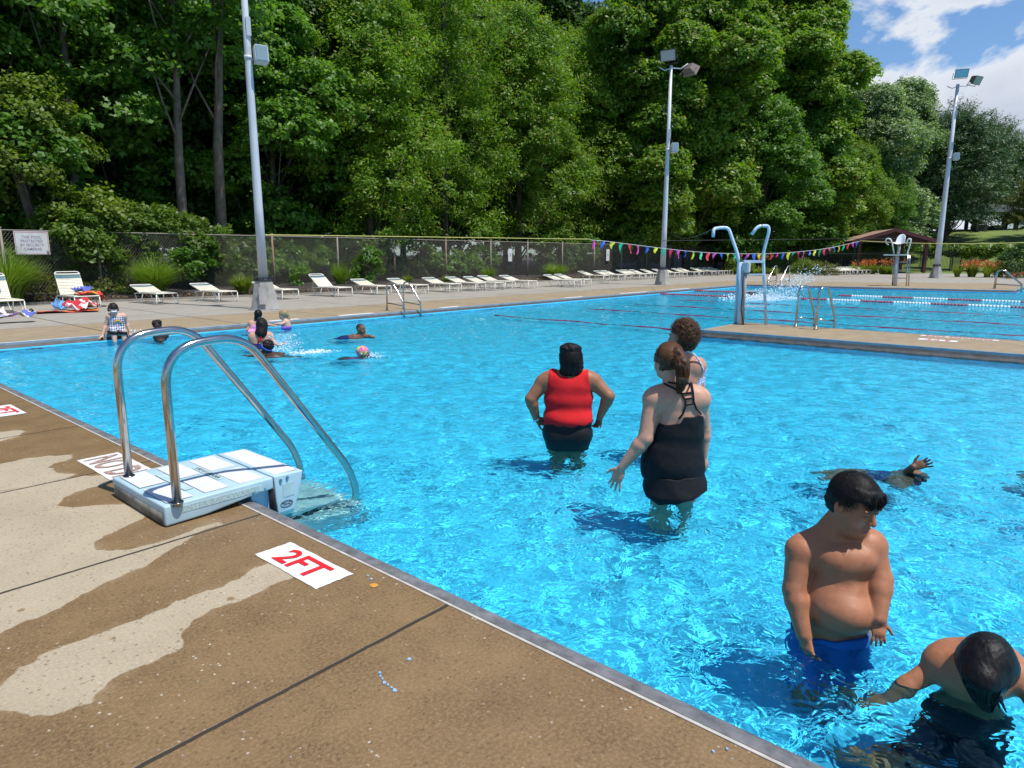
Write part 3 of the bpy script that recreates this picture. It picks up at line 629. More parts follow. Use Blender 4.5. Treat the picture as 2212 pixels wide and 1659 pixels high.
def put(kind,x,y,rz,label,group='loungers facing the pool'):
    src={'f':flat,'u':upr,'s':semi}[kind]
    o=src if kind not in used else copy_tree(src)
    used[kind]=1;o.location=(x+random.uniform(-.06,.06),y+random.uniform(-.12,.12),0);o.rotation_euler=(0,0,rz+random.uniform(-.07,.07));tag(o,label,'lounge chair',group);return o
put('u',4.95,22.9,R(3),'upright lounger cut off by the left edge of the photo')
put('u',7.12,23.45,R(2),'upright cream lounger holding an orange towel, in front of the tall fence')
put('f',9.40,23.45,R(1),'flat cream lounger in front of the big ornamental grass')
put('f',11.25,22.9,R(2),'flat cream lounger just left of the nearest light pole')
p=P(*Z(R2,525,568));put('f',p[0]-.35,p[1]+.1,R(2),'flat lounger partly hidden behind the nearest light pole')
p=P(*Z(R2,935,546));put('s',p[0]-.35,p[1]+.1,R(2),'lounger with half raised back, right of the nearest light pole')
names=['flat lounger behind the left grab rails, first of the row','flat lounger seen through the left grab rails','flat lounger right of the left grab rails','left one of the close pair in mid deck','right one of the close pair in mid deck','left one of the overlapping pair before the narrow pale sign','right one of the overlapping pair before the narrow pale sign','left lounger of the last near pair, beside the round grass','right lounger of the last near pair, beside the round grass']
for i,(u,v,rg) in enumerate([(1240,531,R2),(1548,520,R2),(1820,510,R2),(2015,500,R2),(2160,495,R2),(40,610,R3),(218,606,R3),(580,597,R3),(662,590,R3)]):
    p=P(*Z(rg,u,v));put('f',p[0]-.35,p[1]+.1,R(2),names[i])
hx=[530,640,710,810,875,930,1005,1095,1165,1250,1310,1395,1455,1505,1560]
for i,u in enumerate(hx):
    px,py=Z(R3,u+30,480);q=PY(px,py,25.3)
    o=['first','second','third','fourth','fifth','sixth','seventh','eighth','ninth','tenth','eleventh','twelfth','thirteenth','fourteenth','last'][i]
    put('f',q[0],23.35,R(0),f'{o} lounger from the left in the far crowded row by the fence end','far crowded row of loungers')
for i in range(9):
    t=i/8;o=['first','second','third','fourth','fifth','sixth','seventh','eighth','last'][i]
    put('f',59.2+5.6*t,16.6-1.5*t,R(-16),f'{o} from the left of the loungers bunched before the iron fence','loungers bunched before the iron fence')
# ---------- grab ladders ----------
def grab(x0,x1,edge,dirv,label,hh=.78,back=.55,ang=None):
    # rails at distance apart along t axis; local: x = along edge, y = away from water
    e=empty('pool_ladder',(*edge,0),math.atan2(dirv[1],dirv[0])-math.pi/2);tag(e,label,'pool ladder','steel grab-rail ladders')
    for x in (x0,x1):
        pts=fillet([(x,back,0),(x,back-.02,hh),(x,back-.28,hh+.06),(x,-.16,.22),(x,-.19,-.6)],[0,.13,.13,.1,0],6)
        MB().tube(pts,.024,10).build('rail',M['steel'],e)
        MB().tube([(x,back,0),(x,back,.02)],.045,10).build('foot_flange',M['steel'],e)
    mb=MB()
    for x in (x0,x1): mb.tube([(x,back-.01,.22),(x,-.175,.16)],.016,8)
    mb.build('side_brace',M['steel'],e)
    mb=MB()
    for z in (-.2,-.45): mb.box(((x0+x1)/2,-.19,z),(x1-x0,.08,.02))
    mb.build('tread',M['steel'],e);return e
grab(-.3,.32,(12.9,FE),(0,1),'steel grab rails on the far coping before the loungers',hh=.78,back=.62)
grab(-.27,.27,(ISL[1],4.80),(-1,.42),'steel grab rails on the peninsula walkway right of the tall lifeguard ladder',hh=.88,back=.42)
grab(-.35,.35,(FX0+.25,13.65),(1,0),'distant steel grab rails behind the splashing swimmer',hh=1.0,back=1.1)
grab(-.25,.25,(40.5,NY),(0,1),'steel grab rails at the right edge by the pool corner',hh=.85,back=.9)
# ---------- tall lifeguard ladder on the walkway ----------
lg=empty('lifeguard_stand',(15.3,6.2,0));tag(lg,'tall pipe lifeguard ladder with hooked handrails and no seat on the walkway tip','lifeguard stand')
LX=15.3;LY=6.2;m_lg=mat('pale_blue_grey_metal',(.50,.64,.76),.3,.0,var=.12,vscale=6)  # blue reflection of the water is worked into this base colour
def L2(px,py,X): q=PX(px,py,X);return (q[0]-LX,q[1]-LY,q[2])
RL=(1780,550,5.53)
def rl(u,v,X): return L2(*Z(RL,u,v),X)
XL,XR=15.45,15.75
pl=fillet([rl(172,285,XL-.35),rl(172,170,XL-.33),rl(270,155,XL-.1),rl(385,155,XL),rl(515,530,XL+.02),rl(530,640,XL+.03),(*rl(530,640,XL+.03)[:2],0.0)],[0,.09,.1,.12,.1,.05,0],6)
MB().tube(pl,.036,14).build('hooked_rail',m_lg,lg)
pr=fillet([rl(712,248,XR-.3),rl(800,130,XR-.2),rl(945,130,XR+.02),rl(955,200,XR+.02),rl(872,520,XR),rl(875,640,XR),(rl(915,1500,XR)[0],rl(915,1500,XR)[1],0)],[0,.1,.07,.08,.1,.1,0],6)
MB().tube(pr,.036,14).build('hooked_rail',m_lg,lg)
q=rl(570,640,XL);MB().tube([(q[0],q[1],q[2]-.0),(rl(550,1525,XL)[0],rl(550,1525,XL)[1],.0)],.075,18).build('main_post',m_lg,lg)
for v in (630,808,1040,1255):
    a=rl(600,v,XL);b=rl(885,v+ (8 if v>700 else 0),XR);MB().box(tuple((Vector(a)+Vector(b))/2),(.10,(Vector(a)-Vector(b)).length,.035 if v>700 else .06),math.atan2(b[1]-a[1],b[0]-a[0])-math.pi/2).build('rung',m_lg,lg)
q=rl(632,715,XL-.02);MB().box(q,(.14,.17,.24),bev=.02).build('round_meter',M['pole'],lg)
MB().tube([(q[0],q[1],q[2]-.1),(q[0],q[1],0)],.035,10).build('conduit',M['galv'],lg)
MB().tube([rl(585,760,XL-.1),rl(580,1100,XL-.12),rl(560,1300,XL-.1),rl(600,1520,XL-.05)],.012,6).build('cable',M['black'],lg)
for t_ in ((rl(262,155,XL-.1)),(rl(858,130,XR-.12))):
    MB().tube([(t_[0]-.0,t_[1]+.012,t_[2]),(t_[0],t_[1]-.012,t_[2])],.042,12).build('tape_band',M['black'],lg)
# ---------- far lifeguard chair ----------
GX=40.6
def gl_(u,v,X=GX):
    q=PX(*Z((2200,560,8.295),u,v),X);return (q[0]-GX,q[1]-8.3,q[2])
g2=empty('lifeguard_chair',(GX,8.3,0));tag(g2,'high white bucket-seat lifeguard chair on the far deck','lifeguard chair')
zt=gl_(600,725)[2]
MB().tube([gl_(650,740),(gl_(600,1390)[0],gl_(600,1390)[1],0)],.09,14).build('main_post',M['pole'],g2)
MB().tube([gl_(690,520),gl_(670,700)],.075,12).build('seat_post',M['galv'],g2)
a=gl_(385,725);b=gl_(880,725);MB().box(((a[0]+b[0])/2,(a[1]+b[1])/2,zt),(.55,abs(a[1]-b[1]),.07),bev=.01).build('platform',M['white_paint'],g2)
for us in ((575,545),(870,840)):
    for dx in (0,.5):
        p0=gl_(us[0],740);p1=gl_(us[1],1385);MB().tube([(dx,p0[1],p0[2]),(dx,p1[1],0)],.03,8).build('leg',M['steel'],g2)
for v in (875,1045,1215):
    a=gl_(565,v);b=gl_(860,v);MB().tube([a,b],.02,8).build('rung',M['steel'],g2)
for pts in ([(470,510),(410,470),(405,385),(500,375),(545,480),(580,700)],[(835,490),(880,385),(940,385),(925,480),(865,700)]):
    MB().tube(fillet([gl_(*p_) for p_ in pts],.12,5),.035,10).build('arm_rail',M['white_paint'],g2)
# bucket seat: a curved shell
vs=[];fs=[];N=12;K=10
c0=gl_(680,515);top=gl_(740,285)
hh=top[2]-c0[2];yc=gl_(735,400)[1];wy=abs(gl_(640,400)[1]-gl_(838,400)[1])/2
for k in range(K+1):
    t=k/K
    if t<.4: u=t/.4;x=-.55+.5*u;z=.03+.02*u-.03*math.sin(u*math.pi);w_=wy*(1.35-.25*u)
    else: u=(t-.4)/.6;x=-.05+.22*u;z=.05+(hh-.05)*u;w_=wy*(1.1-.25*u)
    for i in range(N+1):
        s=-1+2*i/N;cup=.12*(s*s);vs.append((x-cup*(1 if t>=.4 else .2),yc+s*w_+.15*wy*(1-t),c0[2]+z+(cup*.9 if t<.4 else -.25*hh*abs(s)**3*max(0,t-.7)/.3)))
for k in range(K):
    for i in range(N): fs.append((k*(N+1)+i,k*(N+1)+i+1,(k+1)*(N+1)+i+1,(k+1)*(N+1)+i))
o=MB().add(vs,fs,True).build('bucket_seat',mat('white_seat_shell',(.72,.73,.75),.3),g2);md=o.modifiers.new('s','SOLIDIFY');md.thickness=.03;md=o.modifiers.new('b','SUBSURF');md.levels=1;md.render_levels=1
# ---------- pennants and ropes ----------
m_yr=mat('yellow_rope',(.60,.55,.16),.6);m_wr=mat('white_cord',(.65,.66,.66),.6)
def sag(a,b,s,n=40): return [tuple(Vector(a).lerp(Vector(b),i/n)-Vector((0,0,s*4*(i/n)*(1-i/n)))) for i in range(n+1)]
A=PY(*Z(R3,625,213),17.6);B=PX(*Z(R4,895,415),50);A=Vector(A);B=Vector(B)
ps=empty('pennant_string',tuple(A));tag(ps,'string of small multicoloured pennants sagging across the far water','pennant string')
s0=Vector((0,0,0));s1=B-A
mid=at(*Z(R3,1900,328),36.);sg=1.55
pts=sag(s0,s1,0,60)
# shape the sag so the cord drops to the height seen behind the lifeguard ladder
ctrl=[(0.,0.)];prof=[]
for i in range(61):
    t=i/60;p_=A+s1*t
    # projection column -> wanted height from the photo's cord
    d=p_-Vector((0,0,H));zc=d.dot(Vector(fw));xpx=1106+F*d.dot(Vector(rt))/zc
    yref=np.interp(xpx,[Z(R3,625,0)[0],Z(R3,1000,0)[0],Z(R3,1240,0)[0],Z(R3,1500,0)[0],Z(R3,1800,0)[0],Z(R4,50,0)[0],Z(R4,200,0)[0],Z(R4,400,0)[0],Z(R4,600,0)[0],Z(R4,750,0)[0],Z(R4,895,0)[0]],[Z(R3,0,213)[1],Z(R3,0,260)[1],Z(R3,0,290)[1],Z(R3,0,318)[1],Z(R3,0,330)[1],Z(R4,0,520)[1],Z(R4,0,518)[1],Z(R4,0,506)[1],Z(R4,0,483)[1],Z(R4,0,455)[1],Z(R4,0,415)[1]])
    prof.append((xpx,yref))
cord=[]
for i,(xp,yr_) in enumerate(prof):
    p_=A+s1*(i/60);D_=math.hypot(p_.x,p_.y);q=at(xp,yr_,D_);cord.append(Vector((p_.x,p_.y,q[2]))-A)
zs=np.array([c.z for c in cord]);k_=np.convolve(np.pad(zs,3,'edge'),np.ones(7)/7,'valid')
cord=[Vector((c.x,c.y,float(z))) for c,z in zip(cord,k_)]
MB().tube(cord,.012,6).build('cord',m_wr,ps)
pc=[mat('pennant_'+n,c,.45,sss=0) for n,c in (('pink',(.62,.08,.42)),('blue',(.03,.14,.62)),('yellow',(.55,.60,.04)),('green',(.02,.42,.22)),('red',(.60,.03,.08)))]
nf=42;L_=len(cord)-1
for i in range(nf):
    t=(i+.4)/nf*L_;k=int(t);p_=cord[k].lerp(cord[min(k+1,L_)],t-k);dv_=(cord[min(k+1,L_)]-cord[max(k,0)]).normalized()
    w_=random.uniform(.20,.32);h_=random.uniform(.28,.50);fl=random.uniform(-.25,.35);sw=random.uniform(-.3,.3);side=Vector((-dv_.y,dv_.x,0))
    vs=[];fs=[]
    for a in range(5):
        v_=a/4;ww=w_*(1-v_*.82)
        for b in range(4):
            u=b/3-.5;q=p_+dv_*(u*ww+sw*v_*h_)+Vector((0,0,-v_*h_*(1-abs(fl)*.6)))+side*(fl*h_*v_*v_+.05*math.sin(u*5+v_*4+i));vs.append(q)
    for a in range(4):
        for b in range(3): fs.append((a*4+b,a*4+b+1,a*4+b+5,a*4+b+4))
    MB().add(vs,fs,True).build('pennant',pc[i%5],ps)
def ropeline(a,b,s,r,m,label,cat='rope'):
    a=Vector(a);return tag(MB().tube([Vector(p_)-a for p_ in sag(a,b,s)],r,6).build('overhead_rope',m),label,cat)
def rl2(a,b,s,r,m,label):
    o=ropeline(a,b,s,r,m,label);o.location=a;return o
rl2(tuple(at(560,507,21.6)),tuple(A),.0,.014,m_yr,'yellow rope stretched from the nearest light pole to the first pennant')
rl2(tuple(B),at(2212,524,52),.12,.022,m_yr,'yellow rope running right from the last pennant past the farthest pole')
rl2(at(1432,520,38),at(2000,514,75),.0,.018,M['dark_metal'],'thin dark cable crossing behind the lifeguard ladder')
rl2(at(1450,505,38),PX(*Z(R3,1640,112),15.4),.25,.009,M['dark_metal'],'thin wire from the middle light pole to the tall lifeguard ladder')
# ---------- black iron fence ----------
path=[(59.3,23.2),(61.5,20.6),(62.6,19.7),(66.,17.4),(70.,14.9),(73.4,13.4),(76.3,11.6),(84,10.2),(92,9.3),(102,8.4)]
fi=empty('iron_fence',(61,20,0));tag(fi,'black iron picket fence in front of the flower bushes and shelters','fence')
mbp=MB();mbr=MB()
for a,b in zip(path,path[1:]):
    a=Vector(a);b=Vector(b);L=(b-a).length;n=int(L/.16)
    for i in range(n):
        q=a.lerp(b,i/n);mbp.box((q.x-61,q.y-20,1.0),(.03,.03,1.9))
    for z in (.2,1.72):
        c=(a+b)/2;mbr.box((c.x-61,c.y-20,z),(L,.035,.06),math.atan2((b-a).y,(b-a).x))
    m_=max(1,int(L/2.5))
    for i in range(m_):
        q=a.lerp(b,i/m_);MB().box((q.x-61,q.y-20,1.05),(.09,.09,2.15)).build('iron_post',M['black'],fi)
mbp.build('pickets',M['black'],fi);mbr.build('rails',M['black'],fi)
# ---------- brown roofed shelter ----------
m_shg=mat('brown_shingle',(.32,.20,.14),.9,var=.35,vscale=6,bump=.02,bscale=20);m_dr=mat('dark_red_timber',(.10,.025,.025),.6)
sh=empty('picnic_shelter',(68,14.7,.1));tag(sh,'open shelter with low brown shingle roof and dark red beams behind the iron fence','shelter')
ax=Vector((.89,.455,0));nr=Vector((-.455,.89,0));zr=3.70;zeave=2.68;Wd=3.45;Ln=15.
rb=MB();rf=[Vector((0,0,zr)),nr*Wd+Vector((0,0,zeave)),-nr*Wd+Vector((0,0,zeave))];bkk=[p_+ax*Ln for p_ in rf]
t_=Vector((0,0,.10))
for s in (1,2): rb.add([rf[0],rf[s],bkk[s],bkk[0],rf[0]+t_,rf[s]+t_,bkk[s]+t_,bkk[0]+t_],[(0,1,2,3),(4,5,6,7),(0,1,5,4),(1,2,6,5),(2,3,7,6),(3,0,4,7)])
rb.build('roof',m_shg,sh)
for s in (1,2):
    a=rf[0]-ax*.06;b=rf[s]-ax*.06;c=(a+b)/2;dd=b-a;Mx=dd.to_track_quat('X','Z').to_matrix().to_4x4()
    MB().box(tuple(c+Vector((0,0,-.03))),(dd.length,.06,.30),M=Mx).build('fascia_board',m_dr,sh)
MB().add([rf[0]+ax*.3,rf[1]*.97+ax*.3,rf[2]*.97+ax*.3,rf[0]+ax*.36,rf[1]*.97+ax*.36,rf[2]*.97+ax*.36],[(0,1,2),(3,5,4),(0,3,4,1),(1,4,5,2),(2,5,3,0)]).build('gable_panel',mat('deep_red_board',(.045,.02,.02),.8),sh)  # gable panel in a darker red than the beams
for l in (.5,Ln*.5,Ln-.5):
    for s in (1,-1):
        q=ax*l+nr*s*(Wd-.75);MB().box((q.x,q.y,1.35),(.24,.24,2.8),math.atan2(ax.y,ax.x)).build('post',m_dr,sh)
for s in (1,-1):
    q=ax*Ln/2+nr*s*(Wd-.75);MB().box((q.x,q.y,2.66),(Ln,.2,.3),math.atan2(ax.y,ax.x)).build('beam',m_dr,sh)
# ---------- dark pavilion on the hill ----------
m_sl=mat('dark_slate_roof',(.05,.06,.065),.8,var=.3,vscale=3);m_dp=mat('dark_post',(.03,.03,.032),.7)
pc_=at(2104,499,112);pv=empty('hill_pavilion',pc_,va(pc_[0],pc_[1])+.2);tag(pv,'dark hip-roofed pavilion on top of the grassy hill at right','pavilion')
MB().add([(-8,-3.4,2.45),(5.4,-3.4,2.45),(5.4,3.4,2.45),(-8,3.4,2.45),(-4,0,3.6),(1.6,0,3.6)],[(0,1,5,4),(1,2,5),(2,3,4,5),(3,0,4),(3,2,1,0)]).build('roof',m_sl,pv)
MB().box((-1.3,-3.36,2.36),(13.2,.12,.22)).build('fascia_board',mat('pale_fascia',(.40,.42,.42),.6),pv)
for x in (-7,-3.6,-.4,3.9):
    for y in (-2.9,2.9): MB().box((x,y,.9),(.42,.42,2.9)).build('post',m_dp,pv)
for i,(x,y) in enumerate(((-4,-1),(-.5,0.5),(2.2,-1))):
    e=empty('picnic_table',(pc_[0]+x*.9,pc_[1]-y-2+i*.0,pc_[2]-.1),.6);tag(e,['pale picnic table at the left under the hill pavilion','pale picnic table in the middle of the hill pavilion','pale picnic table at the right under the hill pavilion'][i],'table','picnic tables under the hill pavilion')
    MB().box((0,0,.74),(1.9,.8,.05)).build('tabletop',mat('pale_board',(.35,.33,.3),.8),e)
    for s in (-1,1): MB().box((0,s*.8,.45),(1.9,.28,.05)).build('bench_seat',m_dp,e)
    for s in (-1,1): MB().box((s*.7,0,.36),(.08,1.4,.72)).build('leg',m_dp,e)
# ---------- bench near the iron fence corner and red bag ----------
# ---------- towels, bags, sandals ----------
def towel(name,loc,sx,sy,rz,mats_,label,lump=.1,seed=1,nx=36,ny=24,cat='towel',pat=None,curl=.0,zf=None):
    xs=np.linspace(-sx/2,sx/2,nx);ys=np.linspace(-sy/2,sy/2,ny);X,Y=np.meshgrid(xs,ys)
    r=np.random.default_rng(seed)
    n1=vnoise(X+50,Y+50,2.5/max(sx,sy)*1.6,seed,2);n2=vnoise(X+80,Y+20,7/max(sx,sy),seed+3,2)
    Zv=lump*np.clip(n1-.42,0,1)*3+lump*.55*np.abs(n2-.5)*2
    if zf is not None: Zv+=zf(X,Y)
    Xd=X+.25*lump*(n2-.5)*4+.12*sx*(vnoise(X+3,Y+9,1.5/sx,seed+5,1)-.5);Yd=Y+.25*lump*(n1-.5)*4+.15*sy*(vnoise(X+13,Y+2,1.7/sy,seed+6,1)-.5)
    co=np.stack([Xd,Yd,Zv+.012],-1).reshape(-1,3);i=np.arange(nx*ny).reshape(ny,nx);f=np.stack([i[:-1,:-1],i[:-1,1:],i[1:,1:],i[1:,:-1]],-1).reshape(-1,4)
    fx=(X[:-1,:-1]/sx+.5).ravel();fy=(Y[:-1,:-1]/sy+.5).ravel()
    mi=pat(fx,fy) if pat else np.zeros(len(f),int)
    o=npmesh(name,co,f,mats_,smooth=True,mi=mi);o.location=loc;o.rotation_euler=(0,0,rz);md=o.modifiers.new('s','SOLIDIFY');md.thickness=.012
    return tag(o,label,cat)
mt=lambda n,c:mat('terry_'+n,c,.95,bump=.006,bscale=60,var=.15,vscale=8)
t_or,t_ye,t_rd,t_wh,t_bl,t_pk,t_lb,t_li=mt('orange',(.75,.16,.04)),mt('amber',(.80,.36,.04)),mt('red',(.50,.03,.04)),mt('white',(.70,.66,.68)),mt('blue',(.10,.14,.45)),mt('pink',(.62,.35,.45)),mt('sky',(.16,.38,.72)),mt('lime',(.5,.62,.05))
q=P(*Z(Z3,850,960));towel('beach_towel',(q[0]+.25,q[1]+.35,0),1.9,.75,R(-18),[t_or,t_ye,t_rd],'orange and red beach towel spread on the deck before the upright lounger',.05,3,pat=lambda x,y:np.where((y<.14)|(y>.86),2,np.where(np.sin(x*25+y*9)>.2,1,0)))
q=P(*Z(Z3,1340,930));towel('crumpled_towel',(q[0],q[1]+.25,.03),.75,.5,R(10),[t_rd,t_wh],'crumpled red and white towel heaped on the orange towel',.22,7,pat=lambda x,y:(np.sin(x*17+y*11)>.15).astype(int),zf=lambda X,Y:.16*np.exp(-(((X-.12)/.28)**2+(Y/.25)**2)))
q=P(*Z(Z3,1020,905));towel('blue_cloth',(q[0],q[1]+.2,.03),.42,.3,0,[t_lb],'small sky blue cloth lying left of the crumpled towel',.18,9,cat='cloth')
towel('lounger_towel',(7.42,24.15,.37),.72,1.0,R(-9),[t_or,t_rd,t_ye],'orange towel draped over the seat of the upright lounger',.07,11,pat=lambda x,y:np.where(np.sin(x*9+y*7)>.4,1,np.where(np.sin(x*14)>.7,2,0)),zf=lambda X,Y:-.26*np.clip((X-.25)/.12,0,1))
towel('purple_cloth',(7.28,24.5,.47),.5,.34,R(20),[t_bl],'purple blue garment on the orange draped towel',.12,13,cat='garment')
q=P(*Z(Z3,180,1110));towel('striped_towel',(q[0]-.25,q[1]+.1,0),1.55,.42,R(-6),[t_wh,t_bl,t_pk],'white and blue striped towel rolled on the deck at the far left',.14,17,pat=lambda x,y:np.where(np.sin(x*22+y*5)>.5,1,np.where(np.sin(x*10+1)>.93,2,0)),zf=lambda X,Y:.05+0*X)
q=P(*Z(Z3,10,985));towel('white_cloth',(q[0]-.15,q[1]+.1,0),.6,.3,0,[t_wh],'small white cloth on the deck at the left photo edge',.12,19,cat='cloth')
towel('hung_towel',(4.9,24.3,.52),.45,.5,R(-7),[t_bl,t_wh],'blue grey towel on the lounger at the left photo edge',.1,23,pat=lambda x,y:(np.sin(y*15)>.3).astype(int),zf=lambda X,Y:.9*np.clip(Y+.1,0,1))
def sandal(x,y,rz,m,label):
    e=empty('sandal',(x,y,0),rz);tag(e,label,'sandal','sandals left on the deck')
    vs=[(.045*math.cos(a)*(1.1 if math.sin(a)>0 else .85),.125*math.sin(a)) for a in np.linspace(0,math.tau,17)[:-1]]
    MB().add([(a,b,.0) for a,b in vs]+[(a,b,.025) for a,b in vs],[tuple(range(16))[::-1],tuple(range(16,32))]+[(i,(i+1)%16,16+(i+1)%16,16+i) for i in range(16)]).build('sole',m,e)
    MB().tube([(.05*math.cos(a),.03+.02*math.sin(a),.02+.055*math.sin(a)) for a in np.linspace(0,math.pi,9)],.02,6).build('strap',M['black'],e)
q=P(*Z(Z3,405,935));sandal(q[0],q[1],.9,t_li,'lime green sandal by itself left of the orange towel');sandal(q[0]+.16,q[1]+.02,.5,M['black'],'black sandal beside the lime green one')
q=P(*Z(Z3,1590,850));sandal(q[0],q[1],1.5,M['black'],'black sandal behind the head of the seated girl');sandal(q[0]+.3,q[1],1.2,M['black'],'black sandal nearest the girl seated on the pool edge')
# small debris on the deck
q=P(*Z((640,1360,4.885),820,640));
def bit(px,py,r,m,label):
    q=P(px,py);n=7;v=[(r*random.uniform(.6,1.2)*math.cos(a),r*random.uniform(.6,1.2)*math.sin(a)) for a in np.linspace(0,math.tau,n+1)[:-1]]
    o=MB().add([(a,b,.003) for a,b in v]+[(a*.7,b*.7,.007) for a,b in v],[tuple(range(n,2*n))]+[(i,(i+1)%n,n+(i+1)%n,n+i) for i in range(n)]).build('debris_chip',m);o.location=(q[0],q[1],0);return tag(o,label,'debris',('blue paint chips on the wet concrete' if m is m_chip else None))
m_chip=mat('blue_paint_chip',(.25,.42,.62),.6);m_leaf=mat('fallen_orange_leaf',(.55,.25,.04),.7)
bit(808,1266,.028,m_leaf,'small orange scrap on the wet concrete right of the 2FT panel')
for i,(a,b) in enumerate([(884,1425),(822,1462),(826,1468),(830,1476),(838,1481),(846,1487),(853,1492),(820,1455),(795,1245),(802,1252),(1570,1620),(1540,1625)]): bit(a,b,.006+.004*(i%3==0),m_chip,['larger blue paint chip by itself above the chip trail']*1+['tiny blue paint chip in the short trail on near concrete']*7+['tiny blue chip right of the 2FT panel']*2+['tiny blue chip near the bottom of the coping']*2 and (['larger blue paint chip by itself above the chip trail']+['tiny blue paint chip in the short trail on near concrete']*7+['tiny blue chip right of the 2FT panel']*2+['tiny blue chip near the bottom of the coping']*2)[i])
# ---------- foliage ----------
def leafmat(name,c1,c2,trans=.42,rough=.5,tipc=None):
    m,g,b=newmat(name);t=m.node_tree
    at_=g.n('Attribute',attribute_name='lv').outputs['Fac'];oi=g.n('ObjectInfo')
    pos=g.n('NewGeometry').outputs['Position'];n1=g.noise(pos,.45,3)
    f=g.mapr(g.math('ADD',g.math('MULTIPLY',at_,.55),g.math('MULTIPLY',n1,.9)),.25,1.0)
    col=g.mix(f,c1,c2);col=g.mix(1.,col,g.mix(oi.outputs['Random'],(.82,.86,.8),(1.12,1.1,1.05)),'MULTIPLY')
    if tipc: col=g.mix(g.mapr(at_,.95,.995),col,tipc)
    g.set(b.inputs['Base Color'],col);b.inputs['Roughness'].default_value=rough;b.inputs['Specular IOR Level'].default_value=.45
    tr=g.n('BsdfTranslucent');g.set(tr.inputs[0],g.mix(1.,col,(1.5,1.7,.6),'MULTIPLY'));mx=g.n('MixShader');mx.inputs[0].default_value=trans
    t.links.new(b.outputs[0],mx.inputs[1]);t.links.new(tr.outputs[0],mx.inputs[2]);t.links.new(mx.outputs[0],t.nodes['Material Output'].inputs[0])
    return m
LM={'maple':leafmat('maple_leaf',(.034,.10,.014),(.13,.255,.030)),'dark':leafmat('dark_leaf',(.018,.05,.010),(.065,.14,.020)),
 'lime':leafmat('lime_leaf',(.07,.14,.015),(.19,.25,.03)),'silver':leafmat('silver_leaf',(.055,.11,.035),(.23,.32,.16),tipc=(.42,.46,.36)),
 'oak':leafmat('oak_leaf',(.046,.12,.012),(.18,.295,.024),tipc=(.22,.20,.03)),'pine':leafmat('pine_needle',(.022,.06,.024),(.08,.15,.05),.15),
 'vine':leafmat('vine_leaf',(.035,.09,.012),(.14,.22,.028)),'grass':leafmat('grass_blade',(.07,.14,.014),(.22,.32,.04),.3),'lily':leafmat('lily_blade',(.09,.15,.015),(.26,.30,.04),.3),
 'olive':leafmat('olive_leaf',(.06,.08,.015),(.14,.14,.03))}
def leaves(cent,nrm,size,asp=.55,r=None,fold=.0):
    # rhombic leaves: cent (n,3), nrm (n,3)
    n=len(cent);r=r or rng;u=r.normal(size=(n,3));u-=nrm*(u*nrm).sum(1,keepdims=True);u/=np.linalg.norm(u,axis=1,keepdims=True)+1e-9
    w=np.cross(nrm,u);s=size*(.65+.7*r.random((n,1)))
    a=cent-u*s*.5;c=cent+u*s*.5;b=cent+w*s*asp*.5-u*s*.05;d=cent-w*s*asp*.5-u*s*.05
    co=np.stack([a,b,c,d],1).reshape(-1,3);f=np.arange(4*n).reshape(n,4);return co,f
def crown(name,clumps,nl,lsize,m,r,crad=.75,asp=.6,spread=.9,flat=.55,droop=.35,updir=.0,link=True,jit=.6):
    """clumps: (k,3) centres with outward dir; nl leaves per clump"""
    cen,out,rad=clumps;k=len(cen);n=k*nl
    ci=np.repeat(np.arange(k),nl);d=r.normal(size=(n,3));d/=np.linalg.norm(d,axis=1,keepdims=True);rr=r.random((n,1))**.5
    off=d*rr*rad[ci][:,None]*np.array([1,1,flat]);off[:,2]-=droop*(off[:,0]**2+off[:,1]**2)/np.maximum(rad[ci],.1)
    if updir: off+=out[ci]*(r.random((n,1))**1.5)*updir
    c=cen[ci]+off
    nr=out[ci]*.5+np.array([0,0,.75])+d*.35+r.normal(size=(n,3))*jit;nr/=np.linalg.norm(nr,axis=1,keepdims=True)
    co,f=leaves(c,nr,lsize,asp,r)
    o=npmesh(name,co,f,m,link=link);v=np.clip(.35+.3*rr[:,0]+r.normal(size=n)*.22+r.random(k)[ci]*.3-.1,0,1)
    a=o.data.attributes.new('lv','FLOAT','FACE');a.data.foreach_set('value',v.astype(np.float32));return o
def lobes_clumps(lobes,dens,r,low=-.35,crad=(.5,1.0)):
    cen=[];out=[];rad=[]
    for (lx,ly,lz,lr,lh) in lobes:
        n=max(6,int(dens*lr*(lr+lh)));d=r.normal(size=(n*2,3));d/=np.linalg.norm(d,axis=1,keepdims=True);d=d[d[:,2]>low][:n]
        q=(.80+.26*r.random((len(d),1)))
        cen.append(np.array([lx,ly,lz])+d*q*np.array([lr,lr,lh]));out.append(d);rad.append(crad[0]+(crad[1]-crad[0])*r.random(len(d)))
    return np.concatenate(cen),np.concatenate(out),np.concatenate(rad)
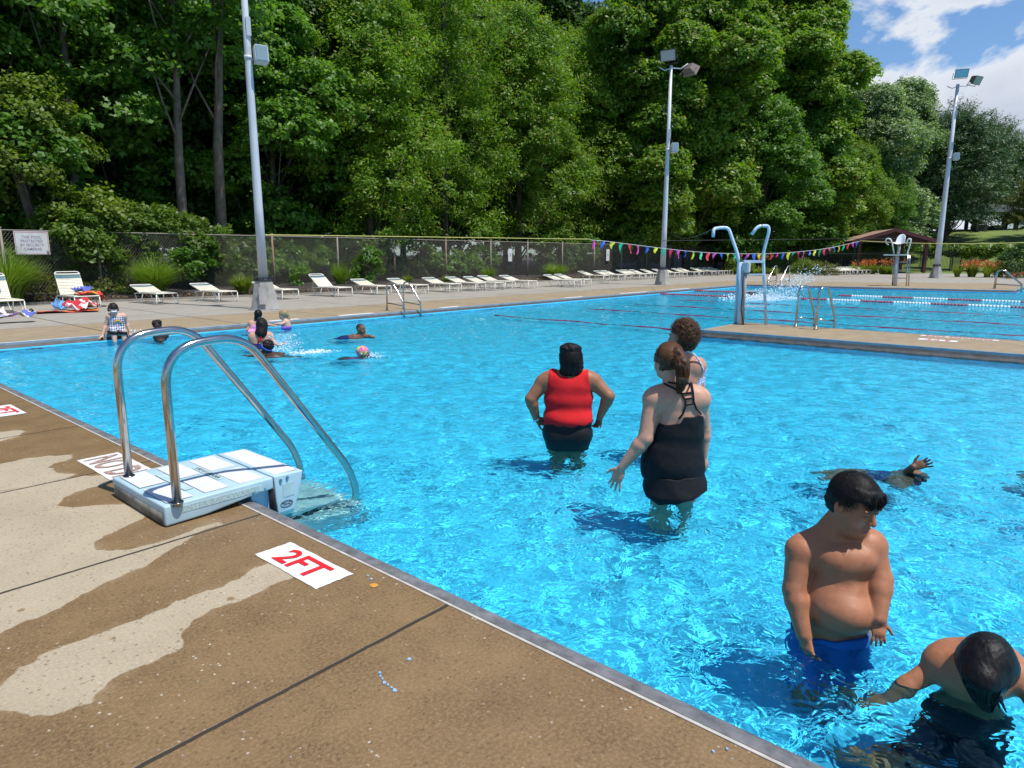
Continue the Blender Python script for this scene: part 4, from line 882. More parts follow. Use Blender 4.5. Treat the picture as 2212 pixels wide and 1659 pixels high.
def make_tree(seed,h,w,base,m,nlobe=16,lr=(1.5,2.6),dens=9,nl=55,ls=.20,asp=.6,trunk_r=.22,crad=(.5,1.0),tall=1.,flat=.55,updir=0,jit=.6,bark=None,multi=1,low=-.45,droop_=.35):
    r=np.random.default_rng(seed);e=empty('tree',(0,0,0));lobes=[]
    for i in range(nlobe):
        t=(i+.5)/nlobe;z=base+(h-base)*(t**.9);env=w*(math.sin(min(1,t*.95+.12)*math.pi)**.6)*(1 if t<.75 else 1-(t-.75)*1.6)
        a=i*2.4+r.random()*1.2;q=env*(.35+.65*r.random());rad=lr[0]+(lr[1]-lr[0])*r.random()*(1-.35*t)
        lobes.append((q*math.cos(a),q*math.sin(a),z,rad,rad*.75*tall))
    mb=MB()
    for k in range(multi):
        ox,oy=(r.normal()*.5,r.normal()*.5) if multi>1 else (0,0);bx,by=r.normal()*.5,r.normal()*.5
        mb.tube([(ox,oy,-1.6),(ox+bx*.3,oy+by*.3,h*.3),(ox+bx,oy+by,h*.6),(ox+bx*1.3,oy+by,h*.93)],[trunk_r*1.15,trunk_r*.85,trunk_r*.5,.03],9)
    mb.build('trunk',bark or M['bark'],e)
    mb=MB()
    for (x,y,z,rr,_) in lobes:
        z0=max(base*.5,z-rr-1.2-math.hypot(x,y)*.45);mid=Vector((x*.45,y*.45,z0+(z-z0)*.45+r.normal()*.2))
        mb.tube([(bx*z0/h,by*z0/h,z0),tuple(mid),(x*.9,y*.9,z-.1)],[trunk_r*.35*(1-.5*z/h),trunk_r*.2,.02],6)
    mb.build('limb',bark or M['bark'],e,kind='stuff') if False else mb.build('limbs',bark or M['bark'],e)
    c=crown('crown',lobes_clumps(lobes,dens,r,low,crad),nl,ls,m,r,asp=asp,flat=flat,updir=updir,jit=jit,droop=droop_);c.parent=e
    return e
ibark=mat('grey_bark',(.17,.13,.10),.9,bump=.03,bscale=5,var=.5,vscale=3)
T={}
T['A']=make_tree(1,16,3.9,1.6,LM['oak'],20,(1.4,2.4),9.5,64,.22,asp=.42,crad=(.35,.8),updir=.75,droop_=.6)
T['B']=make_tree(2,15,4.1,1.2,LM['maple'],20,(1.4,2.5),9,62,.23,asp=.75,crad=(.4,.95),flat=.4,updir=.35)
T['C']=make_tree(3,17,3.6,2.6,LM['oak'],18,(1.2,2.2),9.5,66,.21,asp=.34,crad=(.35,.75),updir=.95,droop_=.7)
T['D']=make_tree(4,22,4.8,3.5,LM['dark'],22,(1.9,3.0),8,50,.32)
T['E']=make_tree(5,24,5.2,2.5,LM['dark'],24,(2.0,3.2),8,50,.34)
T['S']=make_tree(6,17,5.2,1.0,LM['silver'],22,(1.8,2.9),9,55,.30,asp=.5,flat=.7)
T['P']=make_tree(7,12.5,4.6,1.6,LM['pine'],22,(1.2,2.1),10,64,.36,asp=.2,flat=.4,updir=2.0,low=-.3,crad=(.35,.6))
T['L']=make_tree(8,7,2.4,2.6,LM['lime'],7,(.8,1.2),13,110,.15,asp=.75,crad=(.35,.7),updir=.4)
T['T']=make_tree(9,20,3.0,9.5,LM['maple'],11,(1.1,1.8),6,45,.26,trunk_r=.23,bark=ibark)   # slender, mostly bare trunk
T['G']=make_tree(10,27,6.0,3.0,LM['oak'],32,(1.9,3.0),10,60,.33)
tu={}
def tree(k,x,y,rz,s,label,m=None,group='trees behind the pool fence',z=None):
    o=T[k] if k not in tu else copy_tree(T[k]);tu[k]=1
    zz=float(terrz(np.array([x]),np.array([y]))[0]) if z is None else z
    o.location=(x,y,zz);o.rotation_euler=(0,0,rz);o.scale=(s,s,s*random.uniform(.96,1.05))
    if m:
        for c in o.children:
            if c.name.startswith('crown'): c.material_slots[0].link='OBJECT';c.material_slots[0].material=LM[m]
    return tag(o,label,'tree',group)
def X_(px,y): return PY(px,500,y)[0]
front=[('T',165,32.5,'slender maple with a tall bare trunk behind the camera warning sign'),('B',5,33.5,'broad maple at the left edge of the photo'),('T',393,30.6,'tall bare-trunked tree left of the nearest light pole'),
('L',95,30.6,'small yellow green maple sapling above the fence at far left'),('T',472,30.9,'bare brown trunked tree just left of the nearest light pole'),('B',262,36.0,'leafy maple behind the leaning vines'),
('A',800,31.8,'dense oak right of the nearest light pole'),('B',590,34.3,'maple directly behind the nearest light pole'),('C',960,32.6,'narrow leaved oak with pale sprays above the narrow number sign'),('A',1120,33.0,'rounded oak behind the mid fence'),
('C',1215,33.4,'bright green oak left of the middle light pole'),('A',1310,32.2,'wide oak just left of the middle light pole'),('B',1400,33.5,'maple directly behind the middle light pole'),('A',1490,33.,'oak behind the pale hooked ladder rail'),('C',1570,32.,'oak behind the tall lifeguard ladder')]
rr=random.Random(4)
for i,(k,px,y,lb) in enumerate(front):
    x=X_(px,y);s={'L':.95}.get(k,1.)*rr.uniform(.94,1.08)
    tree(k,x,y,rr.uniform(0,6.28),s,lb,m=('lime' if k=='L' else None))
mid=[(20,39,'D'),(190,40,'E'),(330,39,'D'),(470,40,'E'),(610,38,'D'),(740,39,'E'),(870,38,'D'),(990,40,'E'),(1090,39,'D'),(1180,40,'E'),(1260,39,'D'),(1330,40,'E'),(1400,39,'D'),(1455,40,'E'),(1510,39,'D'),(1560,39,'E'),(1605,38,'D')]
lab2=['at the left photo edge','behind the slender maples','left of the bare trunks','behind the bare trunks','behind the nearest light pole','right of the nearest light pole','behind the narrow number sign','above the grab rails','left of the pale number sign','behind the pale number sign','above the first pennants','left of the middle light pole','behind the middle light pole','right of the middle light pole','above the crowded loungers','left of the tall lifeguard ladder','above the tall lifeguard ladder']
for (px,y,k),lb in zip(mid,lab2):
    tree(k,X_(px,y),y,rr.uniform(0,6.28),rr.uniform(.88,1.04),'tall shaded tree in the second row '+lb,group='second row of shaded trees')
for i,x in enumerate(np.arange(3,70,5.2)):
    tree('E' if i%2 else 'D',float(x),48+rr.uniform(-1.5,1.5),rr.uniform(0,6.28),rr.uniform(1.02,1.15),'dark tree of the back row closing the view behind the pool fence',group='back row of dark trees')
# right-hand group beyond the fence end
def tp(k,px,D,s,label,m=None,rz=0,group='trees beyond the iron fence'):
    q=at(px,540,D);return tree(k,q[0],q[1],rz,s,label,m,group)
tp('G',1480,62,.95,'very tall tree closing the canopy above the first pennants',rz=.3)
tp('G',1385,58,.92,'very tall tree rising behind the middle light pole lamps',rz=2.)
tp('G',1600,74,1.0,'very tall tree above the pennants, left of the sky gap',rz=1.)
tp('G',1706,76,1.02,'tallest bright green tree at the edge of the open sky',rz=2.4,m='oak')
tp('E',1660,86,1.1,'dark tree filling between the two tallest trees',rz=.5)
tp('D',1545,72,1.0,'dark tree at the end of the chain link fence',rz=.7)
tp('B',1640,66,.92,'maple low behind the hooked ladder rails',rz=.2)
tp('B',1735,74,.95,'maple right of the hooked ladder rails',rz=2.2,m='maple')
tp('D',1770,92,.88,'mid green tree filling the wood left of the silvery trees',rz=1.2,m='maple')
tp('S',1805,92,1.12,'silvery leaved tree right of the tallest tree',rz=0.)
tp('S',1865,88,1.0,'silvery leaved tree above the brown shelter roof',rz=1.8)
tp('A',1835,80,.74,'rounded green tree behind the brown shelter ridge',rz=2.8,m='oak')
tp('S',1925,96,1.08,'silvery tree right of the brown shelter ridge',rz=3.9)
tp('A',1905,84,.62,'small bright tree behind the far lifeguard chair',rz=1.8,m='maple')
tp('P',1985,104,1.12,'dark feathery evergreen left of the farthest light pole',rz=.4)
tp('P',2040,98,1.08,'feathery evergreen behind the farthest light pole',rz=1.4)
tp('P',2095,128,1.15,'feathery evergreen right of the farthest light pole',rz=2.4)
tp('P',2165,132,1.0,'smaller evergreen over the dark pavilion',rz=3.3,m='dark')
tp('P',2240,100,.60,'evergreen cut by the right photo edge',rz=4.1,m='olive')
tp('B',1765,100,1.0,'background tree behind the silvery trees',rz=4.4,m='dark')
# ---------- understory, bushes and vines ----------
def bush(name,loc,lobes,m,label,cat='bush',nl=60,ls=.13,dens=14,asp=.6,seed=0,crad=(.25,.5),group=None,jit=.6,stem=True):
    r=np.random.default_rng(seed+100);e=empty(name,loc);tag(e,label,cat,group)
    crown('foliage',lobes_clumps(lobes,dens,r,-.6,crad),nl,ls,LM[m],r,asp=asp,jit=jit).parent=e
    if stem:
        mb=MB()
        for (x,y,z,a,b) in lobes: mb.tube([(x*.4,y*.4,-.1),(x*.7,y*.7,z*.5),(x,y,z)],[.03,.022,.01],5)
        mb.build('stems',M['bark'],e)
    return e
def on(px,y,z=None): q=PY(px,600,y);return (q[0],y,.15)
bush('vine_thicket',on(300,29.6),[(-2.6,0,2.0,1.1,1.0),(-1.4,0,2.7,1.2,.9),(-1.9,-1.3,1.5,.9,.9),(-2.3,-1.2,2.3,.8,.7),(0,.2,2.7,1.2,.8),(1.3,0,2.6,1.1,.8),(2.4,.2,2.4,1.0,.7),(3.3,.3,2.1,.8,.6),(1.9,-1.2,1.7,.7,.6),(-.4,0,1.6,1.2,1.0),(2.8,0,1.5,1.2,.9)],'vine','rambling vine thicket climbing over the fence between warning sign and light pole','vine',seed=1,ls=.16,dens=20)
bush('vine_thicket',on(40,29.8),[(-3,0,1.1,1.0,.9),(-1,0,1.2,1.0,.9),(1,0,1.3,1.0,.9),(2.6,0,1.0,.9,.8)],'vine','vine thicket behind the fence under the warning sign','vine',seed=2,ls=.16,dens=14)
bush('shrub',on(400,28.0),[(0,0,.9,.55,.6),(.5,-.1,1.25,.5,.45),(-.3,0,1.4,.45,.4)],'maple','leafy vine shoot hanging through the fence left of the light pole','vine',seed=3,ls=.15)
bush('shrub',on(795,27.4),[(0,0,.9,.55,.8),(.3,.1,1.4,.45,.5),(-.3,0,.55,.5,.5)],'maple','bright leafy shrub under the narrow number sign','shrub',seed=4,ls=.13,dens=22)
bush('shrub',on(652,27.8),[(0,0,.45,.45,.4)],'maple','small dark weed at the fence foot right of the nearest light pole','shrub',seed=5)
for i,(px,y,n,lb,z) in enumerate([(870,30.5,5,'scrub behind the fence right of the number sign',1.2),(1000,30.4,5,'scrub behind the mid fence',1.3),(1215,30.6,5,'sunlit scrub rising behind the fence left of the pennants',2.3),(1300,30.5,6,'sunlit scrub rising behind the first pennants',2.6),(1380,30.6,5,'scrub behind the fence left of the middle light pole',2.2),(1500,30.5,6,'scrub behind the fence right of the middle light pole',2.2),(1590,30,5,'leafy scrub behind the hooked ladder rails',2.6),(660,31,6,'dark scrub behind the nearest light pole',1.8),(540,31,5,'dark scrub left of the nearest light pole',1.7)]):
    r_=random.Random(i);bush('scrub',on(px,y),[(r_.uniform(-3,3),r_.uniform(-.3,1),r_.uniform(.5,z),r_.uniform(.8,1.3),r_.uniform(.7,1.1)) for _ in range(n+2)],'maple' if i%2 else 'dark',lb,'scrub',seed=20+i,ls=.19,dens=11,nl=55)
bush('ground_cover',on(110,27.3),[(-1.6,0,.35,.5,.4),(-.9,0,.5,.5,.45),(-.2,.1,.45,.5,.4),(.5,0,.35,.45,.35),(1.1,0,.25,.4,.3),(1.7,.1,.3,.4,.3)],'olive','low olive shrubs behind the upright lounger','shrub',seed=6,ls=.09,dens=26,nl=45)
bush('ground_cover',on(250,27.6),[(-.9,0,.25,.4,.3),(0,0,.3,.4,.3),(.9,0,.25,.35,.3)],'vine','low weeds at the fence post beside the tall grass','shrub',seed=7,ls=.09,dens=24,nl=45)
# fallen leaves along the bed
r=np.random.default_rng(77);n=2600;x=r.uniform(2,40,n);y=bedy(x)+.3+r.random(n)**2*2.2;z=.12+.06*r.random(n)
co,f=leaves(np.stack([x,y,z],1),np.tile(np.array([[0,0,1.]]),(n,1))+r.normal(size=(n,3))*.3,.10,.6,r);tag(npmesh('leaf_litter',co,f,mat('brown_leaf_litter',(.20,.12,.05),.9,var=.5,vscale=2)),kind='stuff')
def tuft(name,loc,n,h,spread,m,label,cat,w=.012,seed=0,droop=1.,group=None,parent=None):
    r=np.random.default_rng(seed+300);S=6;az=r.random(n)*math.tau;rb=spread*.22*np.sqrt(r.random(n));L=h*(.65+.6*r.random(n));lean=.15+.75*r.random(n)**.8
    t=np.linspace(0,1,S+1);co=np.zeros((n,S+1,2,3));dx,dy=np.cos(az),np.sin(az)
    for k,tt in enumerate(t):
        out=rb+spread*lean*(tt**1.7)*1.0;zz=L*(tt-droop*.55*lean*tt**2.6);ww=w*(1-tt*.85)*(.8+.5*r.random(n)*0+.2)
        for s in (0,1):
            sg=(-1 if s==0 else 1)*ww;co[:,k,s,0]=out*dx-dy*sg;co[:,k,s,1]=out*dy+dx*sg;co[:,k,s,2]=zz
    idx=np.arange(n*(S+1)*2).reshape(n,S+1,2);f=np.stack([idx[:,:-1,0],idx[:,:-1,1],idx[:,1:,1],idx[:,1:,0]],-1).reshape(-1,4)
    o=npmesh(name,co.reshape(-1,3),f,LM[m],parent=parent);a=o.data.attributes.new('lv','FLOAT','FACE');a.data.foreach_set('value',np.repeat(np.clip(r.normal(.5,.25,n),0,1),S).astype(np.float32));o.location=loc
    return tag(o,label,cat,group) if label else o
def lp(px,y): q=PY(px,600,y);return (q[0],y,.1)
tuft('ornamental_grass',lp(12,26.9),1500,1.75,1.75,'grass','big arching ornamental grass at the left photo edge','grass clump',seed=1,group='ornamental grass clumps in the bed')
tuft('ornamental_grass',lp(332,26.9),1500,1.50,1.45,'grass','big arching ornamental grass behind the flat lounger','grass clump',seed=2,group='ornamental grass clumps in the bed')
tuft('ornamental_grass',lp(735,27.3),600,1.25,.75,'grass','upright grass clump beside the leafy shrub','grass clump',seed=3,group='ornamental grass clumps in the bed')
tuft('ornamental_grass',lp(1055,26.8),420,1.0,.9,'grass','small grass clump below the pale number sign','grass clump',seed=4,group='ornamental grass clumps in the bed')
tuft('ornamental_grass',lp(1200,26.6),900,1.1,1.5,'grass','round grass clump behind the last near pair of loungers','grass clump',seed=5,group='ornamental grass clumps in the bed')
tuft('daylily_clump',lp(522,26.1),420,.75,.85,'lily','yellow green daylily clump left of the nearest light pole','daylily',w=.022,seed=6)
tuft('daylily_clump',lp(880,27.2),200,.55,.5,'lily','small daylily clump behind the grab rails','daylily',w=.02,seed=7)
tuft('daylily_clump',lp(965,26.8),200,.5,.5,'lily','small pale clump between two fence posts mid deck','daylily',w=.02,seed=8)
# flower beds at the iron fence
m_of=mat('orange_lily_petal',(.62,.17,.03),.6);m_rf=mat('red_begonia',(.60,.02,.05),.6)
def lilybed(px0,px1,D,n,label,h=.75,nf=26,seed=0,m='lily',fh=(.75,1.15),cat='flower bed'):
    q0=Vector(at(px0,560,D));q1=Vector(at(px1,560,D));c=(q0+q1)/2;e=empty('flower_bed',(c.x,c.y,0));tag(e,label,cat)
    r_=random.Random(seed)
    for i in range(n):
        t=(i+.5)/n;q=q0.lerp(q1,t);o=tuft('foliage',(q.x-c.x+r_.uniform(-.4,.4),q.y-c.y+r_.uniform(-.4,.4),0),120,h,.75,m,None,None,w=.035,seed=seed*50+i,parent=e)
    r2=np.random.default_rng(seed);k=nf*26;fi_=np.repeat(np.arange(nf),26)
    t=r2.random(nf);base=np.stack([q0.x+(q1.x-q0.x)*t-c.x,q0.y+(q1.y-q0.y)*t-c.y,fh[0]+(fh[1]-fh[0])*r2.random(nf)],1)+r2.normal(size=(nf,3))*np.array([.3,.3,.0])
    co,f=leaves(base[fi_]+r2.normal(size=(k,3))*.09,r2.normal(size=(k,3))/1.7,.085,.5,r2);npmesh('blossoms',co,f,m_of,parent=e)
    return e
lilybed(2078,2150,61,7,'orange daylilies over yellow green leaves right of the farthest light pole',seed=1,nf=70,h=1.05)
lilybed(1848,1905,66,6,'orange daylilies by the iron fence left of the far lifeguard chair',seed=2,nf=40,h=.95)
lilybed(1640,1668,58,3,'red orange lilies behind the string of pennants',seed=3,nf=9,fh=(1.2,1.7))
lilybed(1905,1935,66,3,'orange daylilies behind the far lifeguard chair legs',seed=4,nf=14)
def fb(px,D,z=0.): q=at(px,560,D);return (q[0],q[1],z)
bush('shrub',fb(2190,62),[(0,0,.9,1.2,1.2),(.9,-1.0,1.4,1.3,1.4),(1.5,-2.4,1.2,1.4,1.4),(-.1,.4,.7,.8,.8)],'dark','large round dark green shrub at the right photo edge','shrub',seed=30,ls=.12,dens=24,nl=55)
bush('shrub',fb(1735,62),[(0,0,.6,.9,.7),(.9,-.6,.5,.8,.6)],'lime','yellow leaved shrub by the iron fence near the pennants','shrub',seed=31,ls=.11,dens=24)
bush('shrub',fb(1610,60),[(0,0,.5,.8,.6),(-.7,.5,.7,.8,.8)],'lime','yellow green shrub seen through the tall lifeguard ladder','shrub',seed=32,ls=.12,dens=22)
bush('shrub',fb(1775,60),[(0,0,.5,.8,.6),(.8,-.4,.4,.7,.5)],'olive','brownish low shrub beside the bunched loungers','shrub',seed=33,ls=.09,dens=26)
bush('shrub',fb(1692,66),[(0,0,.8,1.0,.9),(.8,-.6,.6,.8,.8)],'maple','green shrub behind the distant grab rails','shrub',seed=34,ls=.12,dens=18)
e=bush('flowering_plant',fb(2192,58),[(0,0,.22,.35,.22),(.4,-.3,.2,.3,.2)],'dark','low red flowering plant at the foot of the dark shrub','flowering plant',seed=35,ls=.08)
r2=np.random.default_rng(8);co,f=leaves(np.array([[.2,-.15,.3]])+r2.normal(size=(120,3))*np.array([.35,.25,.08]),r2.normal(size=(120,3))/1.7,.09,.7,r2);npmesh('blossoms',co,f,m_rf,parent=e)
# vine hedge along the far wire fence
q0=Vector(at(1990,545,82));q1=Vector(at(2180,545,76));c=(q0+q1)/2
hd=empty('vine_hedge',(c.x,c.y,0));tag(hd,'long vine covered wire fence crossing the lawn below the hill','hedge')
r=np.random.default_rng(60);lob=[((q0.x+(q1.x-q0.x)*t-c.x),(q0.y+(q1.y-q0.y)*t-c.y),2.0+.2*math.sin(t*30),.6,.45) for t in np.linspace(0,1,26)]
crown('foliage',lobes_clumps(lob,16,r,-.9,(.3,.5)),45,.2,LM['vine'],r).parent=hd
for t in np.linspace(0,1,6):
    p_=q0.lerp(q1,float(t));MB().tube([(p_.x-c.x,p_.y-c.y,-.2),(p_.x-c.x,p_.y-c.y,2.6)],.05,6).build('fence_post',M['galv'],hd)
# ---------- bodies: smooth blended volumes meshed as one skin ----------
def surface_nets(D,h,org):
    s=D<0
    nx,ny,nz=D.shape
    c=s[:-1,:-1,:-1].astype(np.int8)
    for a,b,d in ((1,0,0),(0,1,0),(0,0,1),(1,1,0),(1,0,1),(0,1,1),(1,1,1)):
        c=c+s[a:nx-1+a,b:ny-1+b,d:nz-1+d]
    act=(c>0)&(c<8);ids=np.full(act.shape,-1,np.int64);I=np.argwhere(act);ids[act]=np.arange(len(I))
    acc=np.zeros((len(I),3));cnt=np.zeros(len(I))
    i,j,k=I[:,0],I[:,1],I[:,2]
    for ax in range(3):
        o=[q for q in range(3) if q!=ax]
        for u in (0,1):
            for v in (0,1):
                a=np.zeros(3,int);a[o[0]]=u;a[o[1]]=v;b=a.copy();b[ax]=1
                da=D[i+a[0],j+a[1],k+a[2]];db=D[i+b[0],j+b[1],k+b[2]];m=(da<0)!=(db<0)
                t=da/(da-db+1e-12);p=np.zeros((len(I),3));p+=a;p[:,ax]=t;acc[m]+=p[m];cnt[m]+=1
    V=(I+acc/np.maximum(cnt,1)[:,None])*h+org
    F_=[]
    for ax in range(3):
        o=[(ax+1)%3,(ax+2)%3]
        sl0=[slice(None)]*3;sl1=[slice(None)]*3;sl0[ax]=slice(0,-1);sl1[ax]=slice(1,None)
        for q in o:
            sl0[q]=slice(1,-1);sl1[q]=slice(1,-1)
        a=s[tuple(sl0)];b=s[tuple(sl1)];E_=np.argwhere(a!=b)
        if len(E_)==0: continue
        fl=a[tuple(E_.T)]
        base=E_.copy();  # grid coords: along ax = E, along o = E+1
        def cid(du,dv):
            q=base.copy();q[:,o[0]]+=du;q[:,o[1]]+=dv;return ids[q[:,0],q[:,1],q[:,2]]
        qd=np.stack([cid(0,0),cid(1,0),cid(1,1),cid(0,1)],1)
        qd[~fl]=qd[~fl][:,::-1];F_.append(qd)
    F_=np.concatenate(F_);return V,F_[(F_>=0).all(1)]
class Fig:
    def __init__(s,name,reg,uv,D,label,h=.006,group=None,base=None):
        px,py=Z(reg,*uv) if reg else uv
        d=ray(px,py);n=math.hypot(d[0],d[1]);s.yh=np.array((d[0]/n,d[1]/n,0));s.xh=np.array((s.yh[1],-s.yh[0],0));s.D=D;s.reg=reg
        s.o=s.yh*D;s.h=h;s.root=empty(name,(s.o[0],s.o[1],0),math.atan2(s.xh[1],s.xh[0]));tag(s.root,label,'person' ,group);s.pr=[]
    def J(s,u,v,dd=0.):
        px,py=Z(s.reg,u,v) if s.reg else (u,v);d=ray(px,py);t=(s.D+dd)/d.dot(s.yh);p=d*t
        return np.array((p.dot(s.xh),dd,H+p[2]))
    def sc(s): # metres per region pixel near the figure
        a=s.J(*s._c(0));b=s.J(*s._c(100));return abs(b[0]-a[0])/100
    def _c(s,k): return (k,500)
    def cone(s,a,b,r1,r2,g='t',k=.02): s.pr.append(('c',np.array(a,float),np.array(b,float),r1,r2,g,k))
    def ell(s,c,r,g='t',k=.03,rot=None,sub=False): s.pr.append(('e',np.array(c,float),np.array(r,float),rot,sub,g,k))
    def _bb(s,p,pad):
        if p[0]=='c':
            m=max(p[3],p[4])+pad;return np.minimum(p[1],p[2])-m,np.maximum(p[1],p[2])+m
        m=np.max(p[2])+pad;return p[1]-m,p[1]+m
    def field(s,prims,lo,dim,h=None):
        h=h or s.h;Fd=np.full(dim,.3,np.float32)
        for p in prims:
            k=p[6];a,b=s._bb(p,max(k,h*3)+.01)
            i0=np.clip(np.floor((a-lo)/h).astype(int),0,np.array(dim)-1);i1=np.clip(np.ceil((b-lo)/h).astype(int)+1,1,dim)
            if (i1<=i0).any(): continue
            g=[(lo[q]+h*np.arange(i0[q],i1[q])).astype(np.float32) for q in range(3)]
            X,Y,Zq=g[0][:,None,None],g[1][None,:,None],g[2][None,None,:]
            if p[0]=='c':
                A,B=p[1],p[2];ba=B-A;L=float(ba@ba)+1e-9
                t=np.clip(((X-A[0])*ba[0]+(Y-A[1])*ba[1]+(Zq-A[2])*ba[2])/L,0,1)
                d=np.sqrt((X-A[0]-t*ba[0])**2+(Y-A[1]-t*ba[1])**2+(Zq-A[2]-t*ba[2])**2)-(p[3]+(p[4]-p[3])*t);sub=False
            else:
                c,r,rot,sub=p[1],p[2],p[3],p[4];x,y,z=X-c[0],Y-c[1],Zq-c[2]
                if rot is not None:
                    R_=np.array(rot);x,y,z=(R_[0][0]*x+R_[0][1]*y+R_[0][2]*z),(R_[1][0]*x+R_[1][1]*y+R_[1][2]*z),(R_[2][0]*x+R_[2][1]*y+R_[2][2]*z)
                k0=np.sqrt((x/r[0])**2+(y/r[1])**2+(z/r[2])**2);k1=np.sqrt((x/r[0]**2)**2+(y/r[1]**2)**2+(z/r[2]**2)**2);d=k0*(k0-1)/(k1+1e-6)
            sl=tuple(slice(i0[q],i1[q]) for q in range(3));cur=Fd[sl]
            if sub:
                hh=np.clip(k-np.abs(cur+d),0,None)/k;Fd[sl]=np.maximum(cur,-d)+hh*hh*k*.25
            else:
                hh=np.clip(k-np.abs(cur-d),0,None)/k;Fd[sl]=np.minimum(cur,d)-hh*hh*k*.25
        return Fd
    def dims(s,prims,pad=.02,h=None):
        h=h or s.h;bb=[s._bb(p,0) for p in prims if not(p[0]=='e' and p[4])];lo=np.min([b[0] for b in bb],0)-pad;hi=np.max([b[1] for b in bb],0)+pad
        return lo,tuple(np.ceil((hi-lo)/h).astype(int)+1)
    def body(s,skin,mods=(),h=None,name='body',groups='tahlc'):
        pr=[p for p in s.pr if p[5] in groups];h=h or s.h;lo,dim=s.dims(pr,h=h);Fd=s.field(pr,lo,dim,h);V,Q=surface_nets(Fd,h,lo)
        s.V=V;o=npmesh(name,V,Q,skin_mat(),parent=s.root,smooth=True);paint(o,V,skin,mods);o.cycles.is_caustics_receiver=True;return o
    def garment(s,name,poly,off,m,groups='t',extra=(),h=None,yr=None,wav=0.):
        h=h or s.h;pr=[p for p in s.pr if p[5] in groups]+list(extra);lo,dim=s.dims(pr,h=h,pad=.03);Fd=s.field(pr,lo,dim,h)
        P2=[s.J(u,v)[[0,2]] for u,v in poly] if poly is not None else None
        X=(lo[0]+h*np.arange(dim[0]))[:,None];Zq=(lo[2]+h*np.arange(dim[2]))[None,:]
        if P2 is not None:
            XX=np.broadcast_to(X,(dim[0],dim[2]));ZZ=np.broadcast_to(Zq,(dim[0],dim[2])).copy()
            if wav: ZZ=ZZ+wav*np.sin(XX*55)+wav*.6*np.sin(XX*23+1)
            reg=polysdf(XX,ZZ,P2).astype(np.float32)[:,None,:]
        else: reg=np.float32(-9.)
        if wav:
            Y=(lo[1]+h*np.arange(dim[1]))[None,:,None]
            Fd=Fd+(wav*.6*np.sin(X[:,:,None]*21+Zq[None]*17+2*np.sin(Zq[None]*11+X[:,:,None]*5)+Y*9)*np.sin(X[:,:,None]*7-Zq[None]*9+1)).astype(np.float32)
        G=np.maximum(Fd-off,reg)
        if yr is not None:
            Y=(lo[1]+h*np.arange(dim[1]))[None,:,None];G=np.maximum(G,np.maximum(yr[0]-Y,Y-yr[1]).astype(np.float32))
        V,Q=surface_nets(G,h,lo);o=npmesh(name,V,Q,m,parent=s.root,smooth=True);o.cycles.is_caustics_receiver=True;return o
    def solid(s,name,prims,m,h=None,rough=0.,cut=None):
        h=h or s.h;lo,dim=s.dims(prims,h=h,pad=.03);Fd=s.field(prims,lo,dim,h)
        X=(lo[0]+h*np.arange(dim[0]))[:,None,None];Y=(lo[1]+h*np.arange(dim[1]))[None,:,None];Zq=(lo[2]+h*np.arange(dim[2]))[None,None,:]
        if rough:
            a=rough;Fd=Fd+(a*(np.sin(X*210+3*np.sin(Zq*50))*np.cos(Y*190+2*np.sin(X*60))*.6+np.sin(X*95+Zq*70)*np.sin(Y*88-Zq*60)*.7+.5*np.sin(Zq*150+X*40))).astype(np.float32)
        if cut is not None: Fd=np.maximum(Fd,cut(X,Y,Zq).astype(np.float32))
        V,Q=surface_nets(Fd,h,lo);o=npmesh(name,V,Q,m,parent=s.root,smooth=True);o.cycles.is_caustics_receiver=True;return o
def E_(c,r,k=.03,rot=None,sub=False,g='x'): return ('e',np.array(c,float),np.array(r,float),rot,sub,g,k)
def C_(a,b,r1,r2,k=.02,g='x'): return ('c',np.array(a,float),np.array(b,float),r1,r2,g,k)
_sm=None
def skin_mat():
    global _sm
    if _sm: return _sm
    m,g,b=newmat('skin');at_=g.n('Attribute',attribute_name='col').outputs['Color'];pos=g.n('TexCoord').outputs['Object']
    n=g.noise(pos,26.,4);n2=g.noise(pos,150.,2);col=g.mix(1.,at_,g.mix(g.mapr(n,.3,.7),(.88,.84,.82),(1.07,1.05,1.04)),'MULTIPLY')
    g.set(b.inputs['Base Color'],col);g.set(b.inputs['Roughness'],g.mapr(n,.35,.65,.42,.62));b.inputs['Specular IOR Level'].default_value=.38
    b.inputs['Subsurface Weight'].default_value=.12;b.inputs['Subsurface Radius'].default_value=(1,.35,.2);b.inputs['Subsurface Scale'].default_value=.012
    g.set(b.inputs['Normal'],g.bump(g.math('ADD',n2,g.math('MULTIPLY',n,1.5)),.0012,.6));_sm=m;return m
def paint(o,V,skin,mods):
    col=np.tile(np.array(skin,float),(len(V),1))
    for c,r,cc,st in mods:
        d=np.sqrt((((V-np.array(c))/np.array(r))**2).sum(1));w_=np.clip((1-d)/.5,0,1)*st;col=col*(1-w_[:,None])+np.array(cc)*w_[:,None]
    a=o.data.attributes.new('col','FLOAT_COLOR','POINT');a.data.foreach_set('color',np.concatenate([col,np.ones((len(V),1))],1).astype(np.float32).ravel())
def hairmat(name,c,c2,rough=.6,sc=60,st=(1,1,.12),bd=.004):
    m,g,b=newmat(name);pos=g.n('TexCoord').outputs['Object'];n=g.noise(g.mapping(pos,st),sc,3,.6);n2=g.noise(pos,9.,3)
    g.set(b.inputs['Base Color'],g.mix(g.math('ADD',g.mapr(n,.4,.65,0,.7),g.mapr(n2,.5,.7,0,.4)),c,c2));b.inputs['Roughness'].default_value=rough
    g.set(b.inputs['Normal'],g.bump(n,bd,1.));b.inputs['Specular IOR Level'].default_value=.22;return m
